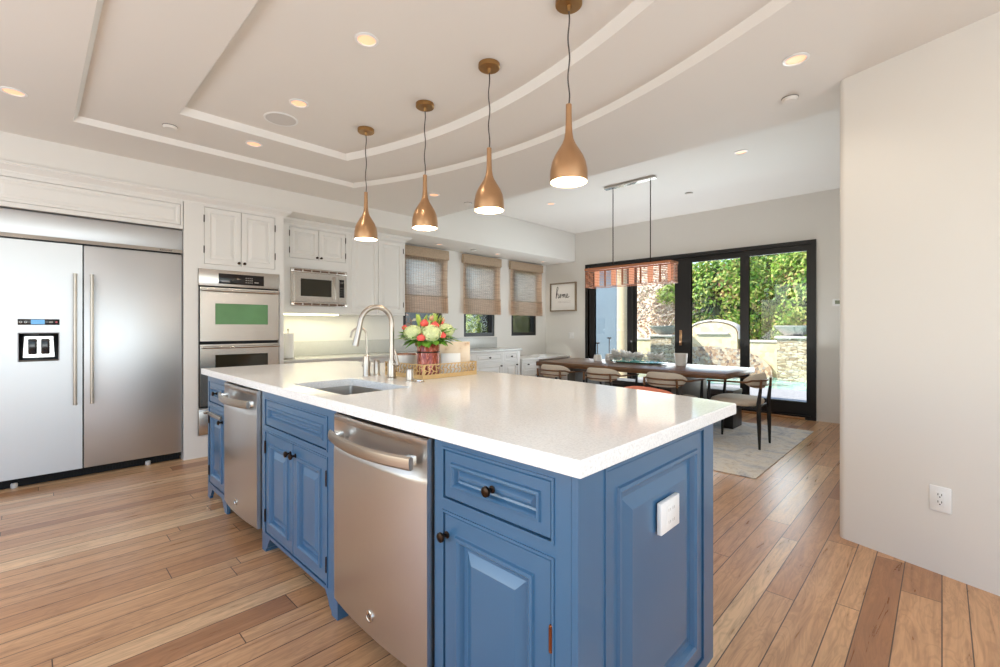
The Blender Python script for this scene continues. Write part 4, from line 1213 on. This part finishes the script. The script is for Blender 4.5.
lbox(fr, cx0, cx1, 5.015, 5.045, cz1 - .02, cz1 - .001)
fr.build('frame', 'slat', t, weld=False)
for ya, yb in ((cy0 + .002, cy0 + .006), (cy1 - .006, cy1 - .002)):
    s = B()
    for k in range(10): lbox(s, cx0 + .012, cx1 - .012, ya, yb, cz0 + .016 + k * .0196, cz0 + .0215 + k * .0196)
    s.build('louvre_side', 'slat', t, weld=False)
for xa, xb in ((cx0 + .002, cx0 + .006), (cx1 - .006, cx1 - .002)):
    s = B()
    for k in range(12): lbox(s, xa, xb, cy0 + .012, cy1 - .012, cz0 + .012 + k * .0165, cz0 + .022 + k * .0165)
    s.build('louvre_end', 'slat', t, weld=False)
for k in range(5):
    x = cx0 + .12 + k * .24
    B().lathe([(.03, cz0 - ZD + .015), (.032, cz0 - ZD + .02), (.032, cz1 - ZD - .045), (.028, cz1 - ZD - .035)], (x + 2.7, 0, 0), 18).build('lamp_shade', 'glowslat', t)
    if k == 4: continue
    s = B(); lbox(s, x + .11, x + .125, 5.02, 5.04, cz0 + .01, cz1 - .032); s.build('upright', 'slat', t)

# ------------------------------------------------------------------ outdoors
struct(B().box(-9, 6, 7.27, 10.46, -.2, -.02), 'patio_floor', 'concrete')
struct(B().box(-9, 6, 13.35, 22, -.6, -.05), 'garden_ground', 'hill')
struct(B().box(-16, -5.92, -4, 7.2, -.6, -.05), 'side_ground', 'hill')
wt = tag(B().box(-9, 6, 10.47, 12.80, -.3, -.035).build('pool_water', 'water'), 'turquoise pool water before the fountain wall', 'water', kind='stuff')
YFW = 12.9
t = thing('fountain_wall', 'sandstone fountain wall with arched centre beyond the pool', 'fountain', (-4.46, YFW, -.1))
B().box(-5.4, -.70, 0, .35, 0, .93).box(.70, 6, 0, .35, 0, .93).build('side_wall', 'sandwall', t)
B().box(-5.4, -.70, -.03, .38, .931, .985, .006).box(.70, 6, -.03, .38, .931, .985, .006).build('side_cap', 'cap', t, weld=False)
def archp(w, zb, zs, za, n=16): return [(-w, zb), (w, zb)] + [(w * math.cos(PI * k / n), zs + (za - zs) * math.sin(PI * k / n) ** .8) for k in range(n + 1)]
B().prism(archp(.62, 0, 1.10, 1.44), -.05, .38).build('arch_panel', 'sandwall', t)
ar = [(.66 * math.cos(PI * k / 18), 1.12 + .36 * math.sin(PI * k / 18) ** .8) for k in range(19)]
B().tube([(.66, .165, 1.0)] + [(x, .165, z) for x, z in ar] + [(-.66, .165, 1.0)], .05, 8, 4.6, up=(1, 0, .01)).build('arch_cap', 'cap', t)
B().prism(archp(1.45, 0, .06, .80, 22), -.08, -.052).build('dark_arch', 'colour_cells', t)  # darker arch of mottled colour cells on the fountain wall
B().box(-.42, .42, -.10, -.053, 1.12, 1.17, .004).build('spillway', 'cap', t)
for x, lab in ((-5.62, 'stacked stone pillar left of the arched fountain'), (-2.48, 'stacked stone pillar right of the arched fountain')):
    t = thing('stone_pillar', lab, 'pillar', (x, YFW - .42, -.034), 0, 'stone pillars by the fountain')
    B().box(-.3, .3, -.28, .28, 0, .985).build('shaft', 'stone', t)
    B().box(-.34, .34, -.32, .32, .986, 1.04, .008).build('cap', 'cap', t)
    t = thing('fire_bowl', 'wide grey bowl on top of the %s stone pillar' % ('left' if x < -4 else 'right'), 'bowl', (x, YFW - .42, 1.007), 0, 'grey bowls on the stone pillars')
    B().lathe([(.16, 0), (.2, .02), (.36, .17), (.43, .225), (.43, .25), (.39, .25), (.3, .16), (.001, .12)], n=28, cap1=False).build('body', 'bowl', t)

def foliage(b, c, r, n, s, rnd, flatb=False):
    for _ in range(n):
        d = Vector((rnd.gauss(0, 1), rnd.gauss(0, 1), rnd.gauss(0, 1))).normalized(); q = rnd.uniform(.55, 1.02)
        if flatb: d = Vector([abs(v) ** flatb * (1 if v > 0 else -1) for v in d]); d /= max(1, (abs(d.x) ** 4 + abs(d.y) ** 4 + abs(d.z) ** 4) ** .25)
        q *= 1 + .13 * math.sin(d.x * 7 + c[0]) * math.cos(d.z * 6 + d.y * 5)
        p = Vector((c[0] + d.x * r[0] * q, c[1] + d.y * r[1] * q, c[2] + d.z * r[2] * q))
        if p.z < 0.05: continue
        nd = (d + Vector((rnd.gauss(0, .5), rnd.gauss(0, .5), rnd.gauss(0, .5)))).normalized(); u = nd.orthogonal().normalized(); v = nd.cross(u); a = rnd.uniform(0, 6.28)
        e = (u * math.cos(a) + v * math.sin(a)) * s * rnd.uniform(.7, 1.3); f = (v * math.cos(a) - u * math.sin(a)) * s * .5
        b.face([p - e, p + f, p + e, p - f])
rnd = random.Random(11)
spots = [(.30, 14.8, 1.25, 1.75), (-2.25, 14.9, 1.3, 1.9), (-4.8, 14.8, 1.3, 1.8), (-.9, 17.0, 1.55, 2.25), (-3.8, 17.1, 1.6, 2.2)]
hl = ['leafy hedge shrub farthest right beyond the pool', 'tall leafy hedge shrub behind the right stone pillar', 'tall leafy hedge shrub behind the fountain arch', 'taller bushy tree at the back right of hedge', 'taller bushy tree at the back left of hedge']
for (x, y, r, zr), lab in zip(spots, hl):
    t = thing('hedge_shrub', lab, 'shrub', (x, y, -.06), 0, 'shrubs beyond the fountain')
    b = B(); foliage(b, (0, 0, zr), (r, .85, zr), 16000, .07, rnd, .7); c2 = B().ball((0, 0, zr), (r * .66, .5, zr * .76), 20, 14); b.build('foliage', 'hedge', t, weld=False); c2.build('foliage_core', 'hedgecore', t)  # solid dark core added to block the sky seen between leaves
    B().tube([(0, 0, 0), (.05, .02, zr * .6), (-.03, .0, zr * 1.2)], [.09, .07, .03], 8).build('trunk', 'trunk', t)
# hillside with vines, left
hb = B(); loops = []
for i in range(15):
    x = -14 + i * .62; row = []
    for j in range(11):
        s = j / 10; row.append((x, 13.9 + s * 3.2 + .25 * math.sin(i * 1.7 + j), -.05 + s * 4.6 * (1 if i < 11 else (14 - i) / 3.0) + .2 * math.sin(i * 2.3 + j * 1.9)))
    loops.append(row)
vv = [[hb.b.verts.new(p) for p in r] for r in loops]
for a, b_ in zip(vv, vv[1:]):
    for k in range(10): hb.b.faces.new((a[k], a[k + 1], b_[k + 1], b_[k]))
struct(hb, 'hillside_ground', 'hill')
t = thing('hillside_vine', 'bare twiggy vine with pale stems covering the sunny hillside', 'vine', (-6.45, 13.9, 0))
b = B()
for k in range(16):
    x = rnd.uniform(-1.2, 1.2); pts = [(x + rnd.uniform(-.25, .25) * q, q * .28 - .25, .6 + q * .42 + rnd.uniform(-.1, .1)) for q in range(7)]
    b.tube(smooth(pts, 3), .022, 5)
b.build('stems', mat('pale_vine_stem', (214, 200, 188), .8), t)
b = B(); foliage(b, (0, .45, 1.9), (1.5, .5, 1.5), 2600, .05, rnd); b.build('dry_leaves', 'dryleaf', t, weld=False)
b = B(); foliage(b, (.35, .0, 2.25), (.45, .3, .35), 260, .08, rnd); b.build('green_leaves', 'vine', t, weld=False)
t = thing('round_column', 'round sandstone porch column beyond the left glass pane', 'column', (-5.15, 9.35, -.02))
B().lathe([(.2, 0), (.2, .12), (.17, .16), (.165, 2.9), (.2, 2.95), (.2, 3.1)], n=24).build('shaft', 'column', t)
struct(B().box(-9, -5.75, 10.2, 10.45, -.02, 3.6), 'wall_outside', 'bluewall')
struct(B().box(-9.8, -9.6, -2, 10.1, -.06, 2.3), 'wall_garden', mat('grey_garden_wall', (128, 126, 124), .9, var=.12, scale=3))
# planting outside the side windows
for k, (y, lab) in enumerate(((4.5, 'soft green shrub outside the nearest side window'), (6.45, 'soft green shrub outside the middle side window'), (8.4, 'soft green shrub outside the farthest side window'))):
    t = thing('garden_shrub', lab, 'shrub', (-7.6, y, -.05), 0, 'shrubs outside the side windows')
    b = B(); foliage(b, (0, 0, .85), (.7, .9, .9), 2000, .07, rnd); b.build('foliage', 'dryleaf' if k == 0 else 'vine', t, weld=False)
    B().tube([(0, 0, 0), (.02, .02, .7)], .04, 6).build('trunk', 'trunk', t)
